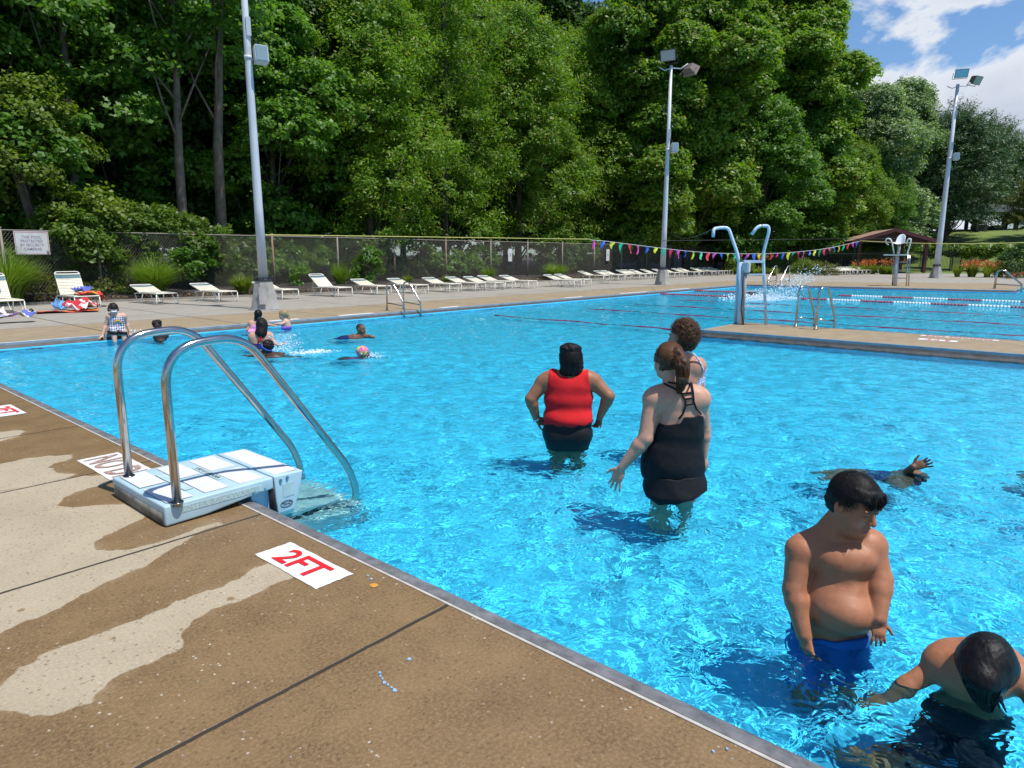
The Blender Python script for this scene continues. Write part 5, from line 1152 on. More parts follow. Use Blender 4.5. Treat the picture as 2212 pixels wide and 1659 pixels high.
HB=hairmat('black_hair',(.006,.005,.005),(.02,.016,.014));HBW=hairmat('wet_black_hair',(.004,.004,.004),(.012,.010,.010),.5,70,(1,1,.12),.003)
HR=hairmat('auburn_hair',(.038,.018,.010),(.14,.062,.028),.5);HC=hairmat('curly_brown_hair',(.035,.017,.011),(.16,.08,.045),.5,70,(1,1,1),.012);HD=hairmat('dark_brown_hair',(.012,.008,.006),(.04,.026,.018));HY=hairmat('blond_hair',(.30,.19,.09),(.55,.40,.22),.5)
def fabric(name,c,rough=.8,bump=.012,bs=6.5,var=.15): return mat(name,c,rough,spec=.2,bump=bump,bscale=bs,var=var,vscale=5)
def frame(f,roll=0.):
    f=np.array(f,float);f/=np.linalg.norm(f);upv=np.array((0,0,1.));r_=np.cross(f,upv);r_/=np.linalg.norm(r_);u_=np.cross(r_,f)
    c,s_=math.cos(roll),math.sin(roll);r2=r_*c+u_*s_;u2=-r_*s_+u_*c;return r2,f,u2   # right, forward, up
def head(F_,c,f,s=1.,roll=0.,neck=None,nr=.055,detail=True,g='h',fat=0.,kf=1.):
    """c = centre of the skull; s = scale (1 = adult)"""
    r,fw_,u=frame(f,roll);M_=[r,fw_,u];W=lambda x,y,z:np.array(c)+s*(r*x+fw_*y+u*z)
    F_.ell(W(0,-.012,.030),np.array((.076,.095,.088))*s,g,.03*s,M_)
    F_.ell(W(0,.022,-.035),np.array((.060+fat*.5,.066,.078))*s,g,.03*s,M_)
    F_.ell(W(0,.048,-.088),np.array((.034+fat,.032,.026))*s,g,.03*s,M_)
    if detail:
        for q in (-1,1):
            F_.ell(W(q*.036,.058,-.034),np.array((.026+fat*.4,.024,.026+fat*.4))*s,g,.02*s,M_)
            F_.ell(W(q*.033,.088,.012),np.array((.019,.016,.012))*s,g,.012*s,M_,True)
            F_.ell(W(q*.033,.076,.010),np.array((.0135,.0125,.011))*s,g,.004*s,M_)
            F_.ell(W(q*.032,.082,.030),np.array((.022,.012,.007))*s,g,.010*s,M_)
            F_.ell(W(q*.079,-.008,-.002),np.array((.010,.020,.031))*s,g,.008*s,M_)
            F_.ell(W(q*.087,-.004,.002),np.array((.006,.011,.018))*s,g,.005*s,M_,True)
            F_.ell(W(q*.012,.093,-.029),np.array((.008,.009,.008))*s,g,.006*s,M_)
        F_.cone(W(0,.086,.014),W(0,.106,-.022),.007*s,.0115*s,g,.012*s)
        F_.ell(W(0,.088,-.056),np.array((.024,.011,.0065))*s,g,.006*s,M_);F_.ell(W(0,.086,-.070),np.array((.020,.011,.007))*s,g,.006*s,M_)
        F_.ell(W(0,.100,-.063),np.array((.021,.014,.0028))*s,g,.003*s,M_,True)
    else:
        for q in (-1,1):
            F_.ell(W(q*.079,-.008,-.002),np.array((.010,.020,.030))*s,g,.008*s,M_);F_.ell(W(q*.033,.090,.012),np.array((.019,.014,.012))*s,g,.012*s,M_,True)
        F_.cone(W(0,.086,.014),W(0,.102,-.022),.008*s,.013*s,g,.012*s);F_.ell(W(0,.086,-.060),np.array((.024,.014,.012))*s,g,.010*s,M_)
    if neck is not None: F_.cone(W(0,-.022,-.055),neck,nr*.92,nr*1.1,g,.035)
    return W,M_
def face_mods(W,s,lip=(.42,.12,.10),brow=(.02,.013,.01),blush=None,eye=(.012,.008,.008),skin=None):
    m=[]
    if blush is not None:
        for q in (-1,1): m.append((W(q*.045,.070,-.035),np.array((.03,.03,.025))*s,blush,.55))
        m.append((W(0,.105,-.022),np.array((.015,.015,.014))*s,blush,.5))
    m.append((W(0,.094,-.064),np.array((.027,.02,.0135))*s,lip,.8))
    for q in (-1,1):
        m.append((W(q*.033,.088,.0285),np.array((.022,.016,.0065))*s,brow,.85));m.append((W(q*.033,.088,.008),np.array((.017,.014,.0052))*s,eye,.95))
    return m
def arm(F_,sh,el,wr,r=(.05,.04,.028),g='a',k=.03):
    F_.ell(sh,(r[0]*1.04,)*3,g,max(k,.055));F_.cone(sh,el,r[0],r[1],g,.014);m=np.array(el)+(np.array(wr)-np.array(el))*.25
    F_.cone(el,m,r[1],r[1]*1.02,g,.015);F_.cone(m,wr,r[1]*1.0,r[2],g,.015)
def hand(F_,wr,dr,pn,L=.17,spread=.12,curl=.25,thumb=1,g='a',w=.5,tc=.3):
    """wr wrist point; dr finger direction; pn palm normal; thumb +1/-1 side"""
    d=np.array(dr,float);d/=np.linalg.norm(d);n=np.array(pn,float);n-=d*(n@d);n/=np.linalg.norm(n);sd=np.cross(d,n);wr=np.array(wr,float)
    pc=wr+d*L*.27;Mx=[sd,d,n];F_.ell(pc,(L*.235,L*.31,L*.095),g,.012,Mx);F_.ell(wr+d*L*.43,(L*.22,L*.12,L*.075),g,.010,Mx)
    for i,(off,ln) in enumerate(zip((-.165,-.055,.055,.155),(.40,.44,.41,.32))):
        off*=thumb*-1 if False else -thumb;  # index finger next to the thumb
        p=wr+d*L*.50+sd*off*L*-1*-1;fd=d+sd*off*spread*6;fd/=np.linalg.norm(fd);rr_=.052*L;c_=curl*(1+.12*i)
        q=p
        for sg,(fr,rad) in enumerate(((.44,1.),(.32,.9),(.24,.78))):
            ang=c_*(sg+ .6);dv_=fd*math.cos(ang)+n*math.sin(ang);q2=q+dv_*ln*L*fr*1.05;F_.cone(q,q2,rr_*rad,rr_*rad*.9,g,.0035 if sg else .006);q=q2
    tb=wr+d*L*.12-sd*thumb*L*.17*-1*-1;td=d*.62-sd*thumb*.70*-1*-1+n*tc;td/=np.linalg.norm(td);q=tb+td*L*.24;F_.cone(tb,q,.075*L,.062*L,g,.012);td2=td+d*.5;td2/=np.linalg.norm(td2);F_.cone(q,q+td2*L*.22,.058*L,.048*L,g,.004)
SK={'brown':(.30,.135,.070),'fair':(.52,.29,.20),'tan':(.37,.155,.078),'dark':(.055,.026,.018),'mid':(.18,.085,.05),'pale':(.60,.37,.28)}
def legs(F_,hl,hr,fl,fr_,r=(.085,.055,.042),g='t'):
    for a,b in ((hl,fl),(hr,fr_)):
        a=np.array(a,float);b=np.array(b,float);kn=a+(b-a)*.5+np.array((0,-.02,0));F_.cone(a,kn,r[0],r[1],g,.04);F_.cone(kn,b,r[1],r[2],g,.02);F_.ell(b+np.array((0,.05,-.0)),(.04,.11,.03),g,.02)
FZ=FLOOR+.03
def ribbons(F_,name,Pt,wd,m,nrm=None):
    # Pt (n,S,3) centre lines -> thin hair ribbons
    n,S,_=Pt.shape;T_=np.gradient(Pt,axis=1);T_/=np.linalg.norm(T_,axis=2,keepdims=True)+1e-9
    if nrm is None: nrm=rng.normal(size=(n,1,3))*np.ones((1,S,1))
    sd=np.cross(T_,nrm);sd/=np.linalg.norm(sd,axis=2,keepdims=True)+1e-9;w_=wd*(1-np.linspace(0,1,S)**2*.85)[None,:,None]
    co=np.stack([Pt-sd*w_,Pt+sd*w_],2).reshape(-1,3);i=np.arange(n*S*2).reshape(n,S,2);f_=np.stack([i[:,:-1,0],i[:,:-1,1],i[:,1:,1],i[:,1:,0]],-1).reshape(-1,4)
    o=npmesh(name,co,f_,m,parent=F_.root,smooth=True);return o
def strands(F_,c,rad,Mh,n,L,flow,m,w=.0013,keep=None,lift=.02,seg=6,curl=0.,jit=.25,name='hair_strands'):
    r=np.random.default_rng(n);d=r.normal(size=(n*4,3));d/=np.linalg.norm(d,axis=1,keepdims=True);p=d*np.array(rad)
    if keep is not None: p=p[keep(p[:,0],p[:,1],p[:,2])]
    p=p[:n];n=len(p);out=[];nr=[];Ls=L*(.6+.8*r.random((n,1)))/seg;lf=1+lift*(r.random((n,1))*1.2-.2);rj=r.normal(size=(n,3))*jit;ph=r.random((n,1))*6
    for k in range(seg+1):
        q=p/np.linalg.norm(p/np.array(rad),axis=1,keepdims=True)*lf*(1+lift*.6*(k/seg)**2*r.random((n,1)))
        nn=q/np.array(rad)**2;nn/=np.linalg.norm(nn,axis=1,keepdims=True)
        if curl: q=q+curl*np.concatenate([np.sin(ph+k*2.1),np.cos(ph+k*2.1),np.sin(ph*2+k*1.7)],1)
        out.append(q);nr.append(nn);fl=flow(q)+rj;fl=fl-nn*(fl*nn).sum(1,keepdims=True);fl/=np.linalg.norm(fl,axis=1,keepdims=True)+1e-9;p=q+fl*Ls
    B=np.array(Mh);Pt=np.stack(out,1)@B+np.array(c);Nn=np.stack(nr,1)@B;return ribbons(F_,name,Pt,w,m,Nn)
def tailhair(F_,path,rads,n,m,w=.0014,name='hair_strands'):
    r=np.random.default_rng(n);path=np.array(path);S=len(path);a=r.random(n)*math.tau;q=np.sqrt(r.random(n))*1.08
    off=np.stack([np.cos(a),np.sin(a),np.zeros(n)],1)*q[:,None];Pt=path[None]+off[:,None,:]*np.array(rads)[None,:,None]+r.normal(size=(n,S,3))*.002
    return ribbons(F_,name,Pt,w,m)
def hm(name,c,c2,ro=.55): 
    m=mat(name,c,ro,var=.0);m2,g,b=newmat(name);n=g.noise(g.n('TexCoord').outputs['Object'],180.,1);g.set(b.inputs['Base Color'],g.mix(g.mapr(n,.35,.65),c,c2));b.inputs['Roughness'].default_value=ro;b.inputs['Specular IOR Level'].default_value=.2;bpy.data.materials.remove(m);return m2
SB=hm('black_strand',(.006,.005,.005),(.022,.018,.016));SR=hm('auburn_strand',(.05,.022,.011),(.20,.088,.036));SCu=hm('curly_strand',(.04,.02,.012),(.22,.11,.06));SY=hm('blond_strand',(.35,.22,.10),(.6,.45,.25))
# ===== woman in the red tank top =====
f=Fig('person',R6,(450,800),6.0,'woman in red tank top and black shorts seen from behind with hands on hips',.0065);J=f.J
f.ell(J(445,880),(.218,.165,.15));f.ell(J(375,895,-.06),(.11,.11,.12));f.ell(J(520,895,-.06),(.11,.11,.12));f.ell(J(447,765),(.225,.17,.15));f.ell(J(448,650),(.220,.15,.16));f.ell(J(450,560),(.205,.135,.12))
f.cone(J(330,505,.0),J(575,505,.0),.085,.085,'t',.05)
legs(f,J(385,960),J(505,960),(J(375,960)[0],0,FZ),(J(515,960)[0],.05,FZ),(.105,.07,.05))
arm(f,J(275,530),J(188,645,-.05),J(228,785,-.0),(.070,.052,.031));arm(f,J(630,525),J(735,625,-.05),J(672,770,.0),(.072,.052,.031))
hand(f,J(232,790,0),J(300,812,.05)-J(232,790,0),(0,-1,.2),.165,.1,.35,-1);hand(f,J(672,772,0),J(652,835,.03)-J(672,772,0),(-.8,-.6,0),.15,.08,.75,1)
W,Mh=head(f,J(452,345,.0),(-.25,.95,.05),1.0,neck=J(455,470,0),nr=.062,detail=False)
f.body(SK['brown'])
f.garment('tank_top',[(318,440),(370,440),(385,468),(455,484),(525,468),(545,440),(590,440),(592,500),(612,560),(632,612),(614,690),(620,800),(450,806),(278,800),(292,690),(284,600),(300,540),(312,500)],.012,fabric('red_jersey',(.62,.018,.022),.9,bump=.02,bs=5.),wav=.007,extra=[E_(J(448,780),(.238,.18,.07),.05)])
f.garment('shorts',[(262,792),(630,792),(632,1010),(262,1010)],.013,fabric('black_shorts',(.012,.012,.014),.6),wav=.0025)
f.solid('hair',[E_(J(462,345,-.02),(.098,.110,.118)),E_(J(466,290,-.055),(.098,.07,.048),.02),E_(J(480,425,-.06),(.092,.055,.075)),E_(J(485,375,-.06),(.078,.06,.085)),E_(J(465,425,-.05),(.085,.05,.06)),E_(J(515,395,-.05),(.045,.05,.07)),E_(J(450,455,-.06),(.075,.035,.045))],HB,.0055,rough=.0035,cut=lambda X,Y,Zq:np.minimum((Y-.055)+0*X+0*Zq,9))
strands(f,J(470,360,-.03),(.102,.108,.135),[(1,0,0),(0,1,0),(0,0,1)],1500,.14,lambda q:np.array([[0,0,-1.]])+0*q,SB,.002,keep=lambda x,y,z:(y<.05)&(z>-.10),lift=.05,jit=.22)
f.solid('hair_clip',[C_(J(400,262,-.03),J(392,335,.0),.006,.006)],mat('silver_band',(.6,.6,.62),.3),.003)
f.solid('bracelet',[C_(J(212,800,-.02),J(240,785,-.02),.012,.012)],mat('silver_bracelet',(.6,.6,.62),.25,.8),.003)
# ===== woman in the black swim dress =====
f=Fig('person',R6,(1200,900),4.80,'woman with auburn ponytail in black strappy swim dress reaching one hand to the water',.0055);J=f.J
f.ell(J(1190,1130),(.19,.15,.16));f.ell(J(1190,1010),(.195,.16,.15));f.ell(J(1215,880),(.175,.14,.16));f.ell(J(1235,760),(.165,.125,.15));f.ell(J(1230,660),(.165,.115,.10))
f.cone(J(1070,640),J(1365,640),.082,.08,'t',.06);f.cone(J(1110,600,.0),J(1320,600,.0),.05,.05,'t',.06)
legs(f,J(1110,1210),J(1270,1210),(J(1100,1200)[0],0,FZ),(J(1275,1200)[0],.06,FZ),(.09,.06,.045))
arm(f,J(1050,655,-.02),J(992,920,-.10),J(825,1125,-.12),(.070,.052,.029));hand(f,J(822,1130,-.12),J(765,1275,-.12)-J(825,1130,-.12),(.25,.9,.1),.185,.30,.06,1)
arm(f,J(1370,650,.04),J(1400,860,.10),J(1400,1040,.10),(.062,.048,.028));hand(f,J(1402,1045,.10),J(1422,1120,.12)-J(1402,1045,.10),(-.8,.3,0),.15,.1,.3,1)
W,Mh=head(f,J(1150,385,.02),(-.80,.60,-.05),1.02,neck=J(1185,545,0),nr=.052)
f.body(SK['fair'],face_mods(W,1.02))
mbk=fabric('black_swim_fabric',(.010,.010,.012),.7,bs=14)
xx=[E_(J(1185,1150),(.215,.17,.16),.05),E_(J(1180,1080),(.21,.165,.10),.05)]
f.garment('tankini_top',[(1092,795),(1170,802),(1240,775),(1262,742),(1305,752),(1365,738),(1400,765),(1412,1150),(1300,1185),(1180,1168),(1090,1190),(950,1172),(950,1000),(1060,850)],.010,mbk,extra=xx,wav=.005)
xs_=[C_(J(1195,1160),J(1200,1270),.195,.235,.05)]
xx.append(C_(J(1180,1040),J(1182,1165),.19,.228,.04))
f.garment('swim_skirt',[(970,1155),(1425,1150),(1425,1258),(1330,1285),(1200,1305),(1090,1318),(1010,1290),(968,1230)],.008,mbk,extra=xs_,wav=.004)
def strap(pts,r=.0065,off=-.0):
    q=[]
    for (u,v) in pts:
        # lay the strap on the back: march toward the camera-facing skin
        c=J(u,v,-.1);m_=(np.abs(f.V[:,0]-c[0])<.012)&(np.abs(f.V[:,2]-c[2])<.012);q.append((c[0],(f.V[m_,1].min() if m_.any() else -.1)-.003,c[2]))
    return q
def STRAP(c):
    # depth of the back surface of the blended torso at (x,z)
    best=0.
    for p in f.pr:
        if p[5]!='t':continue
        if p[0]=='e':
            t=1-((c[0]-p[1][0])/p[2][0])**2-((c[2]-p[1][2])/p[2][2])**2
            if t>0: best=max(best,p[2][1]*math.sqrt(t)-p[1][1])
        else:
            a,b=p[1],p[2];tt=np.clip(((c[0]-a[0])*(b-a)[0]+(c[2]-a[2])*(b-a)[2])/((b-a)[0]**2+(b-a)[2]**2+1e-9),0,1);q=a+(b-a)*tt;rr_=p[3]+(p[4]-p[3])*tt;d2=rr_**2-(c[0]-q[0])**2-(c[2]-q[2])**2
            if d2>0: best=max(best,math.sqrt(d2)-q[1])
    return best+.010
def dense(pts,n=6):
    o=[]
    for a,b in zip(pts,pts[1:]):
        for i in range(n): o.append((a[0]+(b[0]-a[0])*i/n,a[1]+(b[1]-a[1])*i/n))
    return o+[pts[-1]]
for pts in ([(1120,545),(1190,572),(1245,605),(1272,650),(1274,690),(1255,745),(1225,778)],[(1290,530),(1318,548),(1328,600),(1332,660),(1350,712),(1385,758)],[(1250,607),(1326,600)],[(1266,643),(1330,636)],[(1274,683),(1338,674)],[(1150,535),(1240,545),(1305,548)]):
    MB().tube(strap(dense(pts)),.0065,6).build('strap',mbk,f.root)
f.solid('hair',[E_(J(1160,345,.0),(.098,.112,.100)),E_(J(1120,380,.02),(.060,.07,.080)),E_(J(1210,310,-.05),(.036,.036,.032)),C_(J(1225,320,-.08),J(1255,400,-.12),.034,.042,.03),C_(J(1255,400,-.12),J(1250,500,-.125),.042,.036,.03),C_(J(1250,500,-.125),J(1238,580,-.11),.036,.010,.03),C_(J(1180,440,-.0),J(1200,490,-.03),.03,.012,.03)],HR,.005,rough=.003,cut=lambda X,Y,Zq:np.minimum(-(X-J(1088,400)[0])-.0+0*Y,-(Zq-J(1100,385)[2])+0*X) if True else 0)
strands(f,J(1160,345,.0),(.101,.115,.103),[(1,0,0),(0,1,0),(0,0,1)],1700,.10,lambda q:(J(1215,310,-.07)-J(1160,345,.0))[None]-q,SR,.0016,keep=lambda x,y,z:(x>-.075)&((z>-.02)|(x>.02))&(z>-.07),lift=.03,jit=.01)
tp_=[J(1222,315,-.07),J(1238,360,-.10),J(1252,410,-.12),J(1254,460,-.125),J(1248,520,-.12),J(1238,575,-.11),J(1228,605,-.10)];tailhair(f,tp_,[.022,.038,.045,.044,.038,.026,.012],900,SR)
f.solid('hair_tie',[E_(J(1222,312,-.075),(.024,.024,.018))],HD,.003)
# ===== curly haired woman behind =====
f=Fig('person',R6,(1300,600),6.3,'short curly haired woman in blue and white patterned swimsuit, mostly hidden behind the ponytail woman',.007);J=f.J
f.ell(J(1265,960),(.20,.16,.22));f.ell(J(1268,720),(.185,.15,.22));f.ell(J(1268,520),(.175,.13,.18));f.cone(J(1165,400),J(1350,415),.085,.09,'t',.05)
legs(f,J(1220,1000),J(1310,1000),(J(1215,1000)[0],0,FZ),(J(1315,1000)[0],.05,FZ),(.1,.07,.05))
arm(f,J(1345,430,-.03),J(1375,620,-.03),J(1370,800,.0),(.066,.05,.03));arm(f,J(1160,420),J(1150,600),J(1140,760),(.066,.05,.03))
hand(f,J(1370,800,0),(0,0,-1),(-1,0,0),.16,.1,.3,1)
W,Mh=head(f,J(1238,215,.0),(-.93,.36,-.05),1.03,neck=J(1270,340,0),nr=.06)
f.body((.50,.25,.17),face_mods(W,1.03,lip=(.45,.2,.16),brow=(.2,.11,.08)))
mpt,g_,b_=newmat('patterned_swimsuit');ps_=g_.n('TexCoord').outputs['Object'];v_=g_.n('TexVoronoi');g_.set(v_.inputs['Vector'],ps_);v_.inputs['Scale'].default_value=70;g_.set(b_.inputs['Base Color'],g_.mix(g_.mapr(v_.outputs['Distance'],.35,.5),(.05,.14,.42),(.62,.68,.75)))
f.garment('swimsuit',[(1320,600),(1362,510),(1388,445),(1400,425),(1440,440),(1440,1060),(1110,1060),(1110,640),(1230,625)],.009,mpt)
for pts in ([(1265,318),(1300,312),(1335,330),(1365,370),(1388,410),(1400,450)],): MB().tube([(lambda c:(c[0],c[1],c[2]))(np.array(J(u,v,-.09))) for u,v in dense(pts,3)],.008,6).build('strap',mpt,f.root)
f.solid('hair',[E_(J(1265,165,-.02),(.108,.112,.102)),E_(J(1300,215,-.03),(.070,.08,.10)),E_(J(1290,275,-.04),(.060,.05,.05))],HC,.0055,rough=.009,cut=lambda X,Y,Zq:np.minimum(-(X-J(1228,200)[0])+0*Y,-(Zq-J(1200,175)[2])+0*X))
strands(f,J(1270,190,-.025),(.112,.115,.125),[(1,0,0),(0,1,0),(0,0,1)],1500,.05,lambda q:q*0+np.array([[.2,0,-.6]]),SCu,.0018,keep=lambda x,y,z:(x>-.055)|(z>.03),lift=.22,curl=.015,jit=1.2,seg=8)
# ===== boy standing in front =====
f=Fig('person',R7,(440,700),3.25,'bare chested boy with short black hair and blue trunks looking down at the water',.0046);J=f.J
def RT(a): a=R(a);return [(math.cos(a),math.sin(a),0),(-math.sin(a),math.cos(a),0),(0,0,1)]
tw=RT(-38)
f.ell(J(430,905,.03),(.150,.150,.16),'t',.05,tw);f.ell(J(460,800,.0),(.145,.165,.125),'t',.05,tw);f.ell(J(488,835,-.065),(.142,.135,.105),'t',.05,tw);f.ell(J(450,640,.03),(.146,.122,.15),'t',.05,tw);f.ell(J(455,555,.03),(.142,.100,.10),'t',.06,tw);f.ell(J(455,725,.01),(.143,.135,.10),'t',.05,tw)
f.ell(J(455,600,-.070),(.072,.042,.055),'t',.06);f.ell(J(585,590,-.040),(.060,.042,.050),'t',.06)
f.cone(J(310,545,.03),J(605,515,.05),.056,.052,'t',.06);f.cone(J(450,415,.04),J(315,520,.03),.050,.060,'t',.06);f.cone(J(470,415,.04),J(605,500,.05),.048,.055,'t',.06)
hl=J(370,960,.0);hr=J(500,960,.0)
legs(f,hl,hr,(hl[0]-.02,-.02,FZ),(hr[0]+.05,.04,FZ),(.10,.065,.045))
arm(f,J(270,545,-.02),J(238,745,-.09),J(288,975,-.17),(.066,.052,.036),k=.02);arm(f,J(638,520,.04),J(680,690,-.02),J(668,890,-.12),(.054,.048,.034),k=.02)
hand(f,J(292,985,-.17),J(318,1110,-.23)-J(292,985,-.17),(.5,.8,0),.135,.22,.35,1);hand(f,J(666,895,-.12),J(672,1000,-.16)-J(666,895,-.12),(-.2,.9,.0),.125,.2,.30,-1)
hf=(.80,-.56,-.30);sH=1.10
W,Mh=head(f,J(540,305,-.0),hf,sH,neck=J(455,425,.03),nr=.058,fat=.014,roll=.03)
f.ell(W(0,.03,-.085),np.array((.05,.045,.03))*1.1,'h',.03,Mh)
f.body(SK['tan'],face_mods(W,sH,lip=(.30,.085,.075),brow=(.03,.018,.012),blush=(.52,.22,.17))+[(J(470,628,-.13),(.016,.05,.012),(.30,.10,.07),.75),(J(600,608,-.09),(.014,.05,.012),(.30,.10,.07),.75),(J(535,880,-.17),(.014,.03,.008),(.16,.06,.04),.9)])
f.garment('swim_trunks',[(90,930),(620,940),(640,1400),(90,1400)],.010,fabric('blue_trunks',(.012,.12,.42),.7),wav=.004,extra=[C_(hl+np.array((0,0,-.02)),hl+np.array((-.03,-.01,-.18)),.115,.11,.03),C_(hr+np.array((0,0,-.02)),hr+np.array((.03,.02,-.18)),.115,.11,.03)])
def bangs(X,Y,Zq):
    # keep hair above a jagged fringe line on the face side
    rx=X-W(0,0,0)[0];ry=Y-W(0,0,0)[1];rz=Zq-W(0,0,0)[2];r_,f_,u_=Mh
    a=(rx*r_[0]+ry*r_[1]+rz*r_[2])/sH;b=(rx*f_[0]+ry*f_[1]+rz*f_[2])/sH;c=(rx*u_[0]+ry*u_[1]+rz*u_[2])/sH
    line=.068+.008*np.sin(a*260)+.007*np.sin(a*510+1)-.012*np.abs(a)/.07
    side=np.where(np.abs(a)>.055,-.012+.0*a,0)
    th=np.where(b>.035,line,np.where(b>.0,.030+.008*np.sin(b*400),np.where(b>-.03,.018,-.055+.0*b)))
    return (th-c)*sH
f.solid('hair',[E_(W(0,-.012,.034),np.array((.083,.102,.094))*sH,rot=Mh),E_(W(0,.02,.075),np.array((.066,.066,.038))*sH,rot=Mh),E_(W(0,-.05,-.015),np.array((.072,.060,.06))*sH,rot=Mh)],HB,.0042,rough=.0032,cut=bangs)
strands(f,W(0,-.012,.036),np.array((.085,.104,.097))*sH,Mh,2600,.062,lambda q:np.concatenate([q[:,:1]*3,np.where(q[:,1:2]>-.04,1.,-.3),q[:,2:]*0-.55],1),SB,.0014,keep=lambda x,y,z:(z>.045)|((y<-.02)&(z>-.04))|((z>.0)&(y<.02)),lift=.035,jit=.30)
for a,b_,l_ in ((-.045,.080,.020),(-.02,.090,.024),(.004,.094,.018),(.03,.086,.026)):
    tailhair(f,[W(a,b_-.02,.088),W(a+.003,b_,.074),W(a+.005,b_+.008,.064),W(a+.004,b_+.006,.062-l_)],[.012,.010,.007,.001],60,SB,.0012)
md_=mat('water_droplet',(.8,.85,.9),.04,0,1.);md_.node_tree.nodes['Principled BSDF'].inputs['Transmission Weight'].default_value=.9;md_.node_tree.nodes['Principled BSDF'].inputs['IOR'].default_value=1.33
# ===== boy bent over in the corner =====
f=Fig('person',R8,(1200,800),2.95,'wet black haired child in dark swimsuit crouching head down in the bottom right corner',.0046);J=f.J
hc=J(1265,610,-.02);sH=1.10
W,Mh=head(f,hc,(-.05,-.62,-.78),sH,neck=J(1230,470,.13),nr=.052,detail=False)
f.ell(J(1080,640,.10),(.15,.12,.10),'t',.06);f.cone(J(800,570,.10),J(1570,690,.12),.050,.048,'t',.06);f.cone(J(930,480,.15),J(1450,520,.17),.05,.05,'t',.08)
f.ell((-.03,.10,-.30),(.145,.105,.17),'t',.06);f.ell((-.04,.04,-.50),(.15,.12,.12),'t',.06)
arm(f,J(780,575,.10),J(430,790,.02),J(210,1030,-.05),(.045,.037,.027));hand(f,J(195,1015,-.05),(-.6,-.5,-.35),(0,0,-1),.13,.3,.15,1)
arm(f,J(1590,700,.10),J(1790,960,.05),J(1950,1150,0),(.045,.037,.027))
f.cone((-.12,.0,-.55),(-.25,-.20,-.58),.075,.055,'t',.03);f.cone((-.25,-.20,-.58),(-.44,-.10,-.70),.052,.036,'t',.02);f.cone((.04,.0,-.55),(.12,-.24,-.58),.075,.055,'t',.03);f.cone((.12,-.24,-.58),(.20,-.42,-.69),.052,.04,'t',.02)
f.body((.38,.16,.08),[(hc,(.0001,.0001,.0001),(0,0,0),0)])
f.solid('swimsuit',[E_((-.03,.10,-.31),(.155,.115,.16)),E_((-.04,.04,-.50),(.162,.132,.128)),C_((-.12,.0,-.54),(-.17,-.08,-.56),.085,.08),C_((.04,.0,-.54),(.07,-.1,-.56),.085,.08)],fabric('navy_swim_shirt',(.010,.012,.024),.7))
f.solid('hair',[E_(W(0,-.012,.034),np.array((.086,.104,.097))*sH,rot=Mh),E_(J(1265,560,.01),(.103*1.0,.09,.085)),C_(W(0,.055,.085),W(-.01,.10,.02),.055*sH,.022*sH,.03),C_(W(-.01,.10,.03),W(-.018,.118,-.025),.03*sH,.004,.02)]+[C_(W(a,.085,.05),W(a*1.3-.01,.118,-.02-.012*math.sin(a*300)),.010,.002,.006) for a in (-.05,-.038,-.026,-.014,0,.012,.024)],HBW,.0042,rough=.0012,cut=lambda X,Y,Zq:(-(((X-hc[0])*Mh[2][0]+(Y-hc[1])*Mh[2][1]+(Zq-hc[2])*Mh[2][2])+.012)) if False else 0*X+0*Y+0*Zq-1)
strands(f,J(1265,560,.01),(.104,.092,.087),[(1,0,0),(0,1,0),(0,0,1)],2200,.10,lambda q:q*np.array([[.3,0,0]])+np.array([[0,-.8,-.6]]),SB,.0012,keep=lambda x,y,z:(y<.06)&(z>-.06),lift=.012,jit=.06)
tailhair(f,[W(0,.06,.085),W(-.004,.085,.05),W(-.01,.108,.015),W(-.018,.122,-.035),W(-.02,.126,-.065)],[.06,.05,.036,.022,.012],420,SB,.0013)
# ===== swimmer just under the surface with one arm raised =====
f=Fig('person',R7,(760,200),5.5,'dark haired swimmer face down under the surface with one hand raised out of the water',.0045);J=f.J
ZO=-.05
zw=lambda u,v,z,dd=0:np.array((J(u,v,dd)[0],J(u,v,0)[1]+dd,z))
def at_z(u,v,z):
    px,py=Z(R7,u,v);q=np.array(P(px,py,z));return np.array((q.dot(f.xh),q.dot(f.yh)-f.D,z+(ZO if z<-.14 else 0)))
W,Mh=head(f,at_z(848,165,-.17),(.6,-.2,-.75),.98,neck=at_z(800,190,-.21),nr=.05,detail=False)
f.cone(at_z(780,180,-.20),at_z(770,225,-.20),.07,.07,'t',.06);f.ell(at_z(735,205,-.235),(.20,.13,.10),'t',.06);f.cone(at_z(700,200,-.25),at_z(600,195,-.27),.115,.10,'t',.06)
f.cone(at_z(600,190,-.27),at_z(470,175,-.25),.075,.055,'t',.04);f.cone(at_z(470,175,-.25),at_z(345,165,-.21),.052,.036,'t',.03);f.cone(at_z(600,210,-.28),at_z(480,205,-.28),.075,.055,'t',.04);f.cone(at_z(480,205,-.28),at_z(380,215,-.26),.05,.036,'t',.03)
e0=at_z(790,150,-.15);w0=at_z(792,135,-.15);w1=at_z(846,112,-.06);arm(f,at_z(770,165,-.19),w0,w1,(.045,.036,.025));hand(f,w1,(.95,.1,.45),(-.2,-.9,.4),.155,.26,.30,1)
f.body(SK['mid']);f.garment('swimsuit',None,.009,fabric('blue_violet_swimsuit',(.03,.05,.18),.7),yr=None,extra=()) if False else None
f.solid('swimsuit',[E_(at_z(735,205,-.235),(.205,.138,.108)),C_(at_z(700,200,-.25),at_z(620,196,-.27),.124,.11,.05)],fabric('blue_violet_swimsuit',(.03,.05,.20),.7),.006)
f.solid('hair',[E_(at_z(850,160,-.16),(.10,.105,.092)),C_(at_z(860,165,-.16),at_z(905,185,-.13),.06,.02,.03)],HBW,.005,rough=.002)
